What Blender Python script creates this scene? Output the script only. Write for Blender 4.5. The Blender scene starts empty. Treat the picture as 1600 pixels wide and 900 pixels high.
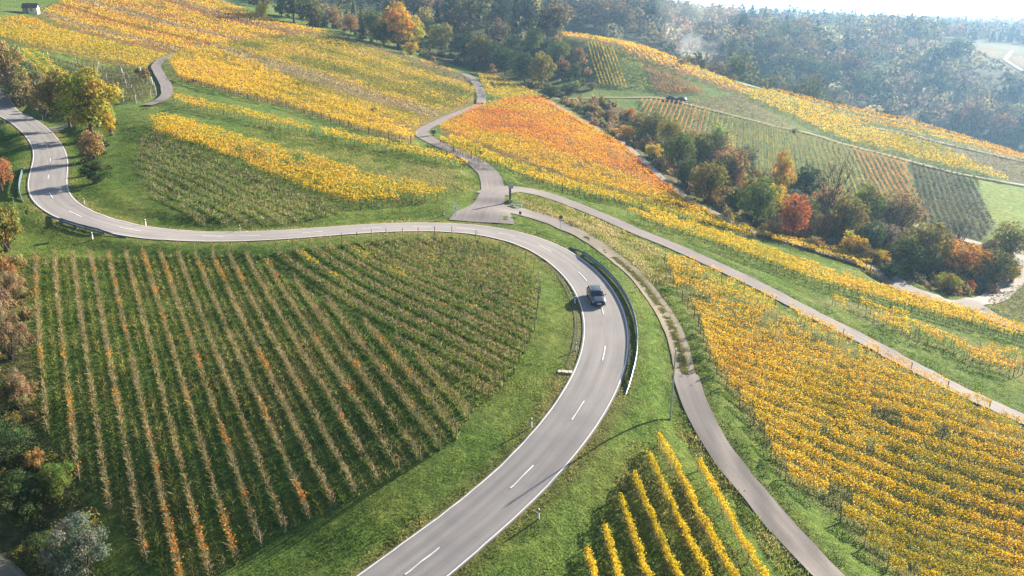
import bpy, math, random
import numpy as np
from mathutils import Vector, Matrix
random.seed(7); RNG = np.random.default_rng(11)

# ---------------------------------------------------------------- camera, world, sun, exposure
SC = bpy.context.scene
COL = SC.collection
CAMZ = 35.0; FPX = 1244.0; PITCH = math.atan((450 - 15) / FPX)
cam = bpy.data.cameras.new('camera'); camo = bpy.data.objects.new('camera', cam); COL.objects.link(camo)
cam.sensor_width = 36.0; cam.lens = FPX / 1600 * 36.0
cam.clip_start = 0.5; cam.clip_end = 30000
camo.location = (0, 0, CAMZ); camo.rotation_euler = (math.pi / 2 - PITCH, 0, 0)
SC.camera = camo
SUN_AZ = math.radians(49.0)      # from +Y (view direction) towards +X
SUN_EL = math.radians(20.5)
world = bpy.data.worlds.new('World'); SC.world = world; world.use_nodes = True
wn = world.node_tree.nodes; wl = world.node_tree.links
for n in list(wn): wn.remove(n)
sky = wn.new('ShaderNodeTexSky'); sky.sky_type = 'NISHITA'; sky.sun_disc = False
sky.sun_elevation = SUN_EL; sky.sun_rotation = SUN_AZ
sky.air_density = 1.0; sky.dust_density = 1.0; sky.ozone_density = 1.0
bg = wn.new('ShaderNodeBackground'); bg.inputs['Strength'].default_value = 0.05
wo = wn.new('ShaderNodeOutputWorld')
wl.new(sky.outputs[0], bg.inputs[0]); wl.new(bg.outputs[0], wo.inputs[0])
sun = bpy.data.lights.new('sun', 'SUN'); sun.energy = 5.0; sun.angle = math.radians(0.55); sun.color = (1.0, 0.885, 0.715)
suno = bpy.data.objects.new('sun', sun); COL.objects.link(suno)
sd = Vector((math.sin(SUN_AZ) * math.cos(SUN_EL), math.cos(SUN_AZ) * math.cos(SUN_EL), math.sin(SUN_EL)))
suno.rotation_euler = (-sd).to_track_quat('-Z', 'Y').to_euler(); suno.location = (150, 120, 160)
SC.view_settings.view_transform = 'Standard'; SC.view_settings.look = 'None'
SC.view_settings.exposure = 1.94; SC.view_settings.gamma = 1.0; SC.view_settings.use_curve_mapping = False
SC.cycles.use_denoising = True
SC.cycles.max_bounces = 6; SC.cycles.diffuse_bounces = 3; SC.cycles.transmission_bounces = 4
SC.cycles.transparent_max_bounces = 8; SC.cycles.volume_bounces = 1
SC.cycles.sample_clamp_indirect = 6.0
# ---------------------------------------------------------------- terrain: a smooth height field through surveyed points
SP, CP = math.sin(PITCH), math.cos(PITCH)
def ray(px, py):
    u = (np.asarray(px, float) - 800) / FPX; v = (450 - np.asarray(py, float)) / FPX
    return np.stack([u, CP + SP * v, -SP + CP * v], -1)
def PS(px, py, s):                       # a point seen at a pixel, at axial distance s
    d = ray(px, py); return (d[0] * s, d[1] * s, CAMZ + d[2] * s)
def PZ(px, py, z):                       # a point seen at a pixel, at height z
    d = ray(px, py); s = (z - CAMZ) / d[2]; return (d[0] * s, d[1] * s, z)
ctrl = [PZ(*a) for a in [
    (640,890,-5),(800,780,-4),(900,650,-2),(955,550,-1),(950,470,0),(880,400,1),(800,362,2),(690,350,2.6),(550,362,3.2),(400,376,3.8),
    (250,372,4.4),(130,352,5.6),(75,320,6.8),(78,260,8.4),(75,225,9.4),(20,175,11),
    (765,310,3.4),(755,268,5.0),(700,232,6.6),(656,209,7.6),
    (300,310,6.6),(230,240,10.2),(240,190,12.2),(450,290,6.2),(480,230,8.6),(600,300,5.0),(700,300,4.4),
    (60,400,4.2),(200,410,3.0),(400,420,1.8),(600,420,1.6),(750,400,1.4),(850,450,0.6),(100,520,1.0),(350,550,-1.2),(600,550,-1),(800,560,-0.9),
    (150,680,-3.4),(400,700,-4),(600,680,-3),(760,640,-1.8),(150,840,-7),(400,850,-6.4),(0,480,3.5),(0,650,-2),(0,850,-8),
    (1000,430,-0.4),(1060,560,-2.2),(1070,600,-2.8),(1045,656,-3.2),(1130,720,-5.0),(1290,890,-9),(1000,800,-5.4),(1050,890,-7.4),(900,880,-6.0),
    (900,322,1.6),(1000,362,0),(1100,405,-1.8),(1200,455,-3.6),(1350,530,-6.4),(1500,610,-9.2),(1600,655,-11.5),
    (1200,560,-5),(1300,700,-8),(1450,720,-10.5),(1550,850,-14),(1400,860,-11.5),(1250,520,-4.8),
    (1300,420,-8),(1450,470,-11.5),(1540,475,-13.5),(1600,520,-13.5)]]
ctrl += [PS(*a) for a in [
    # left hill
    (752,160,250),(747,135,285),(725,116,312),(700,108,318),(600,75,330),(520,50,335),(450,42,345),(380,15,365),(330,0,380),
    (500,120,245),(600,160,228),(400,180,182),(340,140,205),(300,100,245),(265,150,196),(245,100,232),(420,65,300),(330,75,272),
    (200,100,228),(130,60,262),(50,22,290),(0,40,262),(0,90,205),(100,150,190),(200,40,300),(200,0,345),(60,0,335),
    # orange slope and gully
    (740,172,236),(800,155,262),(850,157,272),(850,185,236),(900,190,242),(1000,245,205),(900,250,185),(1000,300,170),(1080,318,168),(1150,355,163),
    (800,260,168),(1240,380,158),(980,200,252),(1050,250,218),(1130,310,184),(1240,360,172),(1330,390,168),(1450,430,158),(1550,440,158),
    # opposite vineyard slope
    (935,138,300),(1025,150,296),(960,105,318),(916,68,345),(1000,74,352),(870,50,362),(800,40,400),(1100,113,350),(1200,142,345),(1300,165,338),(1420,190,322),(1540,226,300),(1600,246,290),
    (1062,160,286),(1200,196,272),(1310,226,262),(1415,252,250),(1500,274,240),(1600,291,232),
    (1160,230,240),(1300,300,210),(1430,325,205),(1550,355,190),(1500,375,180),(1600,380,180),(1362,202,298),(1475,226,278),
    # behind the left ridge
    (640,62,375),(760,85,370),(840,120,330),(700,45,440),(850,70,385),(560,35,400),(480,25,420),
    (780,40,470),(650,25,520),(450,12,560),(900,30,560),(980,28,720),(700,10,700)]]
W = [  # world points (x, y, z): the valley behind the ridge, the far slope and plateau, and the ground outside the frame
    (60,440,-14),(150,440,-34),(230,410,-44),(330,370,-46),(420,330,-44),(520,300,-40),
    (200,520,-32),(330,480,-38),(450,420,-38),(120,520,-12),
    (260,640,-8),(420,600,-13),(560,560,-17),(340,760,4),(520,760,-1),(700,700,-4),(130,800,25),(300,900,18),(360,1050,17),(600,1000,8),(720,1080,6),(900,950,1),(1000,700,-6),
    (0,900,38),(0,1300,32),(600,1500,8),(1200,1400,2),(-300,700,48),(-300,1200,45),(-700,700,45),
    (0,3000,30),(1500,3000,5),(3000,2500,2),(-2500,2500,45),(-3000,0,25),(3000,0,-10),(0,-2500,-30),(0,7500,40),(5500,7000,40),(-5500,7000,60),(-5500,-2000,20),(5500,-2000,-20),
    (-230,330,42),(-330,250,40),(-260,150,22),(-160,60,4),(-120,0,-6),(-60,-20,-11),(0,-20,-13),(80,-20,-18),(130,40,-16),(190,90,-17),(220,160,-17),(260,220,-18),(0,15,-9),(-50,25,-9),(60,25,-13),(30,-150,-25),(-200,-150,-5),(250,-100,-30),
    (-420,330,50)]
ctrl = np.array(ctrl + W, float)
def tps_fit(P, lam=2.0):
    n = len(P); sc = 100.0; X = P[:, :2] / sc
    d2 = ((X[:, None] - X[None]) ** 2).sum(-1); K = np.where(d2 > 0, d2 * np.log(d2 + 1e-12) * 0.5, 0)
    # the deeper into the distance, the softer the fit
    w = lam * 0.002 * (1 + (np.hypot(P[:, 0], P[:, 1]) / 200) ** 2)
    A = np.zeros((n + 3, n + 3)); A[:n, :n] = K + np.diag(w); A[:n, n] = 1; A[:n, n+1:] = X; A[n, :n] = 1; A[n+1:, :n] = X.T
    b = np.zeros(n + 3); b[:n] = P[:, 2]
    c = np.linalg.solve(A, b)
    def ev(x, y):
        out = np.empty(x.size); xf = x.ravel() / sc; yf = y.ravel() / sc
        for i in range(0, x.size, 40000):
            a = (xf[i:i+40000, None] - X[None, :, 0]) ** 2 + (yf[i:i+40000, None] - X[None, :, 1]) ** 2
            out[i:i+40000] = (np.log(a + 1e-12) * a * 0.5) @ c[:n] + c[n] + xf[i:i+40000] * c[n+1] + yf[i:i+40000] * c[n+2]
        return out.reshape(x.shape)
    return ev
def graded(lo, a, b, hi, step, g):
    r = list(np.arange(a, b + step / 2, step)); s = step
    while r[-1] < hi: s *= g; r.append(r[-1] + s)
    l = []; s = step; q = a
    while q > lo: s *= g; q -= s; l.append(q)
    return np.array(l[::-1] + r)
XS = graded(-6500, -130, 150, 6500, 1.0, 1.036); YS = graded(-300, 30, 190, 9000, 1.0, 1.036)
GX, GY = np.meshgrid(XS, YS)
Z = tps_fit(ctrl)(GX, GY)
def vnoise(x, y, seed=0):                # value noise, about -1..1
    x = np.asarray(x, float); y = np.asarray(y, float)
    xi = np.floor(x).astype(np.int64); yi = np.floor(y).astype(np.int64); fx = x - xi; fy = y - yi
    fx = fx * fx * (3 - 2 * fx); fy = fy * fy * (3 - 2 * fy)
    def h(a, b):
        n = (a * 374761393 + b * 668265263 + seed * 1442695041) & 0xFFFFFFFF
        n = ((n ^ (n >> 13)) * 1274126177) & 0xFFFFFFFF
        return ((n ^ (n >> 16)) & 0xFFFF) / 32767.5 - 1
    return (h(xi, yi) * (1-fx) + h(xi+1, yi) * fx) * (1-fy) + (h(xi, yi+1) * (1-fx) + h(xi+1, yi+1) * fx) * fy
# far hills on the skyline, right
Z += 330 * np.exp(-(((GX - 3300) / 900) ** 2 + ((GY - 6300) / 900) ** 2)) * 0.36 + 60 * np.exp(-(((GX - 5200) / 1300) ** 2 + ((GY - 7200) / 900) ** 2))
Z += np.clip((np.hypot(GX, GY) - 350) / 600, 0, 1) * 4 * vnoise(GX / 130, GY / 130, 3)
def gz(x, y):
    x = np.asarray(x, float); y = np.asarray(y, float)
    i = np.clip(np.searchsorted(XS, x) - 1, 0, len(XS) - 2); j = np.clip(np.searchsorted(YS, y) - 1, 0, len(YS) - 2)
    fx = (x - XS[i]) / (XS[i+1] - XS[i]); fy = (y - YS[j]) / (YS[j+1] - YS[j])
    return (Z[j, i] * (1-fx) + Z[j, i+1] * fx) * (1-fy) + (Z[j+1, i] * (1-fx) + Z[j+1, i+1] * fx) * fy
SS = np.concatenate([[30], 30 * 1.0065 ** np.arange(1, 760)])
def hit(px, py):
    """where the line of sight through a pixel of the photograph meets the ground (x, y); used to survey the place"""
    d = ray(px, py); shp = d.shape[:-1]; d = d.reshape(-1, 3); out = np.zeros((len(d), 2))
    for a in range(0, len(d), 2000):
        q = d[a:a+2000]; X = q[:, 0:1] * SS; Y = q[:, 1:2] * SS; dz = CAMZ + q[:, 2:3] * SS - gz(X, Y)
        below = dz < 0; k = np.where(below.any(1), below.argmax(1), len(SS) - 1); k = np.maximum(k, 1); r = np.arange(len(q))
        t = dz[r, k-1] / (dz[r, k-1] - dz[r, k] + 1e-9); t = np.clip(t, 0, 1); s = SS[k-1] + (SS[k] - SS[k-1]) * t
        out[a:a+2000] = q[:, :2] * s[:, None]
    return out.reshape(shp + (2,))
def H(pts): p = np.array(pts, float); return hit(p[:, 0], p[:, 1])
# ---------------------------------------------------------------- helpers
def link(o, parent=None):
    COL.objects.link(o)
    if parent is not None: o.parent = parent
    return o
def tag(o, label=None, cat=None, group=None, kind=None):
    if label: o['label'] = label
    if cat: o['category'] = cat
    if group: o['group'] = group
    if kind: o['kind'] = kind
    return o
def empty(name, loc, rz=0.0, label=None, cat=None, group=None):
    o = bpy.data.objects.new(name, None); o.empty_display_size = 0.3; link(o)
    o.location = loc; o.rotation_euler = (0, 0, rz); return tag(o, label, cat, group)
def mk_mesh(name, V, F, mat=None, C=None, UV=None, smooth=False):
    V = np.ascontiguousarray(V, np.float32); F = np.ascontiguousarray(F, np.int32); k = F.shape[1]
    me = bpy.data.meshes.new(name); me.vertices.add(len(V)); me.vertices.foreach_set('co', V.ravel())
    me.loops.add(F.size); me.loops.foreach_set('vertex_index', F.ravel())
    me.polygons.add(len(F)); me.polygons.foreach_set('loop_start', np.arange(0, F.size, k, dtype=np.int32))
    me.update(calc_edges=True)
    if smooth: me.polygons.foreach_set('use_smooth', np.ones(len(F), bool))
    if C is not None:
        a = me.color_attributes.new('tint', 'FLOAT_COLOR', 'POINT')
        c = np.ones((len(V), 4), np.float32); c[:, :3] = C; a.data.foreach_set('color', c.ravel())
    if UV is not None:
        u = me.uv_layers.new(name='UVMap'); u.data.foreach_set('uv', np.ascontiguousarray(UV[F.ravel()], np.float32).ravel())
    if mat: me.materials.append(mat)
    return me
def obj(name, me, parent=None, loc=None):
    o = link(bpy.data.objects.new(name, me), parent)
    if loc is not None: o.location = loc
    return o
class MB:
    """collects shapes (boxes, prisms, tubes, lofts) for one mesh"""
    def __init__(s): s.v = []; s.f = []
    def add(s, v, f):
        b = len(s.v); s.v += [tuple(p) for p in v]; s.f += [tuple(i + b for i in q) for q in f]; return s
    def box(s, x0, x1, y0, y1, z0, z1, M=None):
        v = [Vector((x, y, z)) for z in (z0, z1) for y in (y0, y1) for x in (x0, x1)]
        if M is not None: v = [M @ p for p in v]
        return s.add(v, [(0,2,3,1),(4,5,7,6),(0,1,5,4),(2,6,7,3),(0,4,6,2),(1,3,7,5)])
    def tube(s, pts, rad, n=6, cap=True):
        pts = [Vector(p) for p in pts]; rings = []
        for i, p in enumerate(pts):
            t = (pts[min(i+1, len(pts)-1)] - pts[max(i-1, 0)]).normalized()
            a = t.cross(Vector((0, 0, 1)) if abs(t.z) < 0.9 else Vector((1, 0, 0))).normalized(); b = t.cross(a)
            r = rad[i] if isinstance(rad, (list, tuple)) else rad
            rings.append([p + (a * math.cos(2*math.pi*k/n) + b * math.sin(2*math.pi*k/n)) * r for k in range(n)])
        return s.loft(rings, True, cap)
    def loft(s, rings, closed=True, cap=True):
        n = len(rings[0]); v = [p for r in rings for p in r]; f = []
        for i in range(len(rings) - 1):
            for k in range(n if closed else n - 1):
                f.append((i*n+k, i*n+(k+1) % n, (i+1)*n+(k+1) % n, (i+1)*n+k))
        if cap: f += [tuple(range(n))[::-1], tuple(range((len(rings)-1)*n, len(rings)*n))]
        return s.add(v, f)
    def mesh(s, name, mat=None, smooth=False):
        me = bpy.data.meshes.new(name); me.from_pydata([tuple(p) for p in s.v], [], s.f); me.update()
        if smooth: me.polygons.foreach_set('use_smooth', np.ones(len(me.polygons), bool))
        if mat: me.materials.append(mat)
        return me
    def obj(s, name, mat, parent=None, loc=None, smooth=False): return obj(name, s.mesh(name, mat, smooth), parent, loc)
# ---------------------------------------------------------------- materials
def new_mat(name):
    m = bpy.data.materials.new(name); m.use_nodes = True; nt = m.node_tree
    for n in list(nt.nodes): nt.nodes.remove(n)
    out = nt.nodes.new('ShaderNodeOutputMaterial'); return m, nt, out
def N(nt, t, **kw):
    n = nt.nodes.new(t)
    for k, v in kw.items(): setattr(n, k, v)
    return n
def mixc(nt, fac, a, b, mode='MIX'):
    n = N(nt, 'ShaderNodeMix', data_type='RGBA', blend_type=mode)
    for sock, v in ((n.inputs[0], fac), (n.inputs[6], a), (n.inputs[7], b)):
        if hasattr(v, 'is_output'): nt.links.new(v, sock)
        elif isinstance(v, (int, float)): sock.default_value = v
        else: sock.default_value = (*v, 1)
    return n.outputs[2]
def noise(nt, scale, detail=3, rough=0.6, vec=None):
    n = N(nt, 'ShaderNodeTexNoise'); n.inputs['Scale'].default_value = scale; n.inputs['Detail'].default_value = detail; n.inputs['Roughness'].default_value = rough
    if vec is not None: nt.links.new(vec, n.inputs['Vector'])
    return n.outputs['Fac']
def ramp(nt, src, stops):
    n = N(nt, 'ShaderNodeValToRGB'); e = n.color_ramp.elements
    while len(e) < len(stops): e.new(0.5)
    for i, (p, c) in enumerate(stops): e[i].position = p; e[i].color = (*c, 1) if len(c) == 3 else c
    nt.links.new(src, n.inputs[0]); return n.outputs[0]
def plain(name, col, rough=0.6, metal=0.0, var=0.12, scale=3.0, spec=0.4):
    m, nt, out = new_mat(name); b = N(nt, 'ShaderNodeBsdfPrincipled'); nt.links.new(b.outputs[0], out.inputs[0])
    tc = N(nt, 'ShaderNodeTexCoord'); f = noise(nt, scale, 4, 0.6, tc.outputs['Object'])
    c = ramp(nt, f, [(0.3, tuple(x * (1 - var) for x in col)), (0.7, tuple(min(1, x * (1 + var)) for x in col))])
    nt.links.new(c, b.inputs['Base Color']); b.inputs['Roughness'].default_value = rough; b.inputs['Metallic'].default_value = metal
    b.inputs['Specular IOR Level'].default_value = spec
    return m
def leaf_mat(name, trans=0.45, use_obj=False, gloss=0.04):
    m, nt, out = new_mat(name); at = N(nt, 'ShaderNodeAttribute', attribute_name='tint'); c = at.outputs['Color']
    if use_obj:
        oi = N(nt, 'ShaderNodeObjectInfo'); tc = N(nt, 'ShaderNodeTexCoord')
        nz = noise(nt, 4.0, 2, 0.5, tc.outputs['Object'])
        base = mixc(nt, ramp(nt, nz, [(0.42, (0, 0, 0)), (0.62, (1, 1, 1))]), oi.outputs['Color'], mixc(nt, 1.0, oi.outputs['Color'], (0.78, 1.02, 0.9), 'MULTIPLY'))
        c = mixc(nt, 1.0, base, c, 'MULTIPLY')
    d = N(nt, 'ShaderNodeBsdfDiffuse'); t = N(nt, 'ShaderNodeBsdfTranslucent'); mx = N(nt, 'ShaderNodeMixShader'); mx.inputs[0].default_value = trans
    nt.links.new(c, d.inputs[0]); nt.links.new(c, t.inputs[0]); nt.links.new(d.outputs[0], mx.inputs[1]); nt.links.new(t.outputs[0], mx.inputs[2])
    nt.links.new(mx.outputs[0], out.inputs[0]); return m
M_LEAF = leaf_mat('vine_leaf', 0.5)
M_GRASS = leaf_mat('grass_blade', 0.5)
M_TREE = leaf_mat('tree_leaf', 0.35, True)
M_CANE = leaf_mat('vine_cane', 0.25)
M_BARK = plain('bark', (0.10, 0.075, 0.055), 0.9, var=0.35, scale=6)
M_POSTW = plain('weathered_wood', (0.15, 0.12, 0.095), 0.9, var=0.3, scale=8)
M_POSTG = plain('galvanised_steel', (0.42, 0.44, 0.46), 0.45, 0.7, var=0.15)
M_WHITE = plain('white_plastic', (0.78, 0.78, 0.76), 0.5, var=0.05)
M_BLACK = plain('black_plastic', (0.02, 0.02, 0.022), 0.5)
def asphalt(name, base, alt, crack=0.5, wheel=True):
    m, nt, out = new_mat(name); b = N(nt, 'ShaderNodeBsdfPrincipled'); nt.links.new(b.outputs[0], out.inputs[0])
    tc = N(nt, 'ShaderNodeTexCoord'); o = tc.outputs['Object']
    mp = N(nt, 'ShaderNodeMapping'); mp.inputs['Scale'].default_value = (1.3, 0.05, 1); nt.links.new(tc.outputs['UV'], mp.inputs[0])
    streak = noise(nt, 1.5, 4, 0.6, mp.outputs[0]); big = noise(nt, 0.12, 4, 0.6, o); fine = noise(nt, 14, 3, 0.7, o)
    c = mixc(nt, ramp(nt, streak, [(0.38, (0, 0, 0)), (0.64, (1, 1, 1))]), base, alt)
    if wheel:                            # polished wheel tracks, dirty edges
        sx = N(nt, 'ShaderNodeSeparateXYZ'); nt.links.new(tc.outputs['UV'], sx.inputs[0]); ab = N(nt, 'ShaderNodeMath', operation='ABSOLUTE'); nt.links.new(sx.outputs[0], ab.inputs[0])
        wob = N(nt, 'ShaderNodeMath', operation='MULTIPLY_ADD'); nt.links.new(streak, wob.inputs[0]); wob.inputs[1].default_value = 0.5; nt.links.new(ab.outputs[0], wob.inputs[2])
        dv = N(nt, 'ShaderNodeMath', operation='DIVIDE'); nt.links.new(wob.outputs[0], dv.inputs[0]); dv.inputs[1].default_value = 3.4
        g_ = lambda v, w=1.0: (v, v * w, v * w)
        c = mixc(nt, 1.0, c, ramp(nt, dv.outputs[0], [(0.05, g_(0.93)), (0.28, g_(1.06)), (0.47, g_(0.92)), (0.70, g_(1.05)), (0.86, g_(0.92)), (0.97, g_(0.74, 0.95))]), 'MULTIPLY')
    c = mixc(nt, 0.5, c, mixc(nt, 1.0, c, ramp(nt, big, [(0.3, (0.72, 0.72, 0.74)), (0.7, (1.12, 1.1, 1.08))]), 'MULTIPLY'))
    c = mixc(nt, 0.6, c, mixc(nt, 1.0, c, ramp(nt, fine, [(0.25, (0.7, 0.7, 0.7)), (0.75, (1.2, 1.2, 1.2))]), 'MULTIPLY'))
    if crack:
        vo = N(nt, 'ShaderNodeTexVoronoi', feature='DISTANCE_TO_EDGE'); vo.inputs['Scale'].default_value = 0.35; nt.links.new(o, vo.inputs['Vector'])
        c = mixc(nt, ramp(nt, vo.outputs['Distance'], [(0.0, (crack,) * 3), (0.012, (0, 0, 0))]), c, tuple(x * 0.55 for x in base))
    nt.links.new(c, b.inputs['Base Color']); b.inputs['Roughness'].default_value = 0.85; b.inputs['Specular IOR Level'].default_value = 0.25
    bp = N(nt, 'ShaderNodeBump'); bp.inputs['Strength'].default_value = 0.15; bp.inputs['Distance'].default_value = 0.02
    nt.links.new(fine, bp.inputs['Height']); nt.links.new(bp.outputs[0], b.inputs['Normal']); return m
M_ROAD = asphalt('road_asphalt', (0.238, 0.222, 0.22), (0.285, 0.268, 0.264), 0.0)
M_TRACK = asphalt('track_asphalt', (0.205, 0.182, 0.175), (0.255, 0.228, 0.218), 0.35, False)
M_CONC = asphalt('track_concrete', (0.26, 0.24, 0.21), (0.33, 0.31, 0.27), 0.3, False)
M_GRAVEL = asphalt('gravel', (0.21, 0.175, 0.125), (0.28, 0.24, 0.175), 0.0, False)
M_PAINT = plain('road_paint', (0.74, 0.73, 0.70), 0.6, var=0.14, scale=2.5)
# ground: tint (what grows or lies there) broken up by noise
m, nt, out = new_mat('ground_cover'); b = N(nt, 'ShaderNodeBsdfPrincipled'); nt.links.new(b.outputs[0], out.inputs[0])
at = N(nt, 'ShaderNodeAttribute', attribute_name='tint'); tc = N(nt, 'ShaderNodeTexCoord'); o = tc.outputs['Object']
n1 = noise(nt, 0.9, 5, 0.7, o); n2 = noise(nt, 0.09, 4, 0.6, o); n3 = noise(nt, 4.5, 4, 0.7, o)
c = mixc(nt, ramp(nt, n2, [(0.40, (0, 0, 0)), (0.66, (1, 1, 1))]), at.outputs['Color'], mixc(nt, 1.0, at.outputs['Color'], (1.3, 1.05, 1.1), 'MULTIPLY'))
c = mixc(nt, 1.0, c, ramp(nt, n1, [(0.28, (0.40, 0.46, 0.44)), (0.5, (0.92, 0.93, 0.9)), (0.72, (1.6, 1.45, 1.4))]), 'MULTIPLY')
c = mixc(nt, 1.0, c, ramp(nt, n3, [(0.25, (0.5, 0.55, 0.5)), (0.75, (1.45, 1.4, 1.4))]), 'MULTIPLY')
nt.links.new(c, b.inputs['Base Color']); b.inputs['Roughness'].default_value = 0.95; b.inputs['Specular IOR Level'].default_value = 0.1
ad = N(nt, 'ShaderNodeMath', operation='ADD'); nt.links.new(n1, ad.inputs[0]); nt.links.new(n3, ad.inputs[1])
bp = N(nt, 'ShaderNodeBump'); bp.inputs['Strength'].default_value = 0.9; bp.inputs['Distance'].default_value = 0.35
nt.links.new(ad.outputs[0], bp.inputs['Height']); nt.links.new(bp.outputs[0], b.inputs['Normal'])
M_GROUND = m
# ---------------------------------------------------------------- plan geometry
def inpoly(x, y, P):
    r = np.zeros(np.shape(x), bool); j = len(P) - 1
    for i in range(len(P)):
        xi, yi = P[i]; xj, yj = P[j]
        c = ((yi > y) != (yj > y)); r ^= c & (x < (xj - xi) * (y - yi) / ((yj - yi) if yj != yi else 1e-9) + xi); j = i
    return r
def dense(pts, step=12):                 # pixel polyline, subdivided so that it follows the ground
    out = []
    for a, b_ in zip(pts[:-1], pts[1:]):
        n = max(1, int(math.hypot(b_[0]-a[0], b_[1]-a[1]) / step)); out += [(a[0]+(b_[0]-a[0])*k/n, a[1]+(b_[1]-a[1])*k/n) for k in range(n)]
    return out + [pts[-1]]
def resample(P, step):
    P = np.asarray(P, float); d = np.r_[0, np.cumsum(np.hypot(*np.diff(P, axis=0).T))]; n = max(2, int(round(d[-1] / step)) + 1)
    t = np.linspace(0, d[-1], n); return np.stack([np.interp(t, d, P[:, 0]), np.interp(t, d, P[:, 1])], 1)
def smooth(P, n):
    P = P.copy()
    for _ in range(n): P[1:-1] = 0.25 * P[:-2] + 0.5 * P[1:-1] + 0.25 * P[2:]
    return P
def normals(P):
    t = np.gradient(P, axis=0); t /= np.hypot(t[:, 0], t[:, 1])[:, None] + 1e-9; return t, np.stack([-t[:, 1], t[:, 0]], 1)
def poly(px): return H(dense(px + [px[0]], 15))[:-1]
# ---------------------------------------------------------------- roads and tracks: surveyed first, then the ground is graded to carry them
eL = [(552,900),(640,842),(725,785),(800,733),(849,674),(877,632),(900,597),(912,562),(919,525),(917,497),(910,472),(900,450),(872,415),(837,390),(800,375),(750,361),(687,359),(600,362),(500,372),(400,381.5),(300,383),(200,378),(150,369),(110,360),(75,350),(45,340),(34,325),(32,307),(42,282),(51,257),(52,235),(45,220),(32,207),(15,195),(0,185)]
eR = [(716,900),(800,836),(880,755),(950,672),(972,632),(986,597),(996,555),(996,520),(986,487),(975,466),(960,442),(930,410),(894,382),(850,364),(800,350),(775,345.5),(675,341),(612,345),(550,352),(500,359),(400,370),(312,369),(225,360),(162,346),(125,330),(107,307),(107,275),(110,245),(104,224),(82,202),(55,185),(25,170),(0,156)]
A = smooth(resample(H(dense(eL)), 1.0), 12); B = smooth(resample(H(dense(eR)), 1.0), 12)
near = ((A[:, None] - B[None]) ** 2).sum(-1).argmin(1); mid = (A + B[near]) / 2
mid = smooth(resample(mid, 2.0), 30)
t0 = mid[0] - mid[4]; t0 /= np.hypot(*t0); t1 = mid[-1] - mid[-5]; t1 /= np.hypot(*t1)
mid = np.vstack([mid[0] + t0 * np.arange(40, 0, -2)[:, None], mid, mid[-1] + t1 * np.arange(2, 60, 2)[:, None]])
ROAD = smooth(resample(mid, 1.0), 25)
wid = 2 * np.sqrt(((ROAD[:, None] - np.vstack([A, B])[None]) ** 2).sum(-1).min(1))
wid = np.clip(wid, 5.4, 6.6); wid[:25] = wid[30]; wid[-32:] = wid[-36]
for _ in range(120): wid[1:-1] = (wid[:-2] + wid[1:-1] + wid[2:]) / 3
ROADW = wid
def track(px, w, step=1.0, sm=8): return smooth(resample(H(dense(px)), step), sm), w
TR = {
 'junction_road': track([(752,346),(759,330),(767,312),(772,292),(763,270),(742,253),(718,240),(690,227),(668,217),(657,209),(663,201),(685,191),(712,179),(737,169),(752,162)], 4.0),
 'hill_track': track([(752,163),(752,148),(747,135),(738,124),(722,115)], 3.0),
 'field_track': track([(768,304),(785,294),(810,295),(850,304),(900,322),(950,342),(1000,364),(1050,384),(1100,407),(1162,436),(1210,460),(1262,487),(1335,522),(1400,557),(1467,592),(1525,622),(1600,657),(1680,697)], 2.9),
 'access_road': track([(768,327),(790,328),(817,331),(852,342),(879,353),(900,363),(912,370)], 2.8),
 'gravel_track': track([(898,362),(912,370),(937,385),(975,415),(1000,438),(1018,460),(1037,487),(1055,525),(1066,557),(1071,585)], 2.3),
 'lower_track': track([(1071,585),(1080,622),(1098,660),(1118,695),(1140,727),(1166,760),(1200,798),(1228,832),(1262,870),(1297,905),(1340,950)], 2.7),
 'upper_track': track([(230,166),(250,160),(262,150),(260,135),(251,120),(243,105),(250,97),(262,91),(280,86)], 2.7),
 'field_entrance': track([(78,200),(92,196),(118,192)], 3.2),
 'valley_road': track([(1375,425),(1400,441),(1417,450),(1462,465),(1500,474),(1525,474),(1552,466),(1578,445),(1592,420),(1600,395),(1606,370)], 4.0),
 'valley_branch': track([(1515,474),(1530,482),(1545,494),(1575,507),(1620,520)], 3.2),
 'orchard_track': track([(857,160),(900,185),(950,213),(975,227),(1000,248),(1037,283),(1075,313),(1112,333),(1150,355),(1190,368),(1240,381),(1312,405),(1375,425)], 1.7),
 'terrace_track': track([(867,156),(950,154),(1025,153),(1050,156),(1062,161),(1125,176),(1200,196),(1275,212),(1312,225),(1400,247),(1500,274),(1600,291),(1660,302)], 1.5),
 'ridge_track': track([(1362,201),(1425,212),(1475,225),(1600,254),(1650,266)], 2.0),
 'thicket_track': track([(1375,335),(1407,347),(1465,365),(1500,375),(1532,385),(1585,400)], 2.6),
 'crest_track': track([(1150,131),(1187,140)], 3.0, 2.0, 2),
 'far_track': track([(1604,116),(1586,104),(1570,94),(1576,86),(1582,80)], 3.2, 3.0, 4),
 'corner_track': track([(-30,872),(0,892),(22,915),(40,940)], 2.4)}
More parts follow.
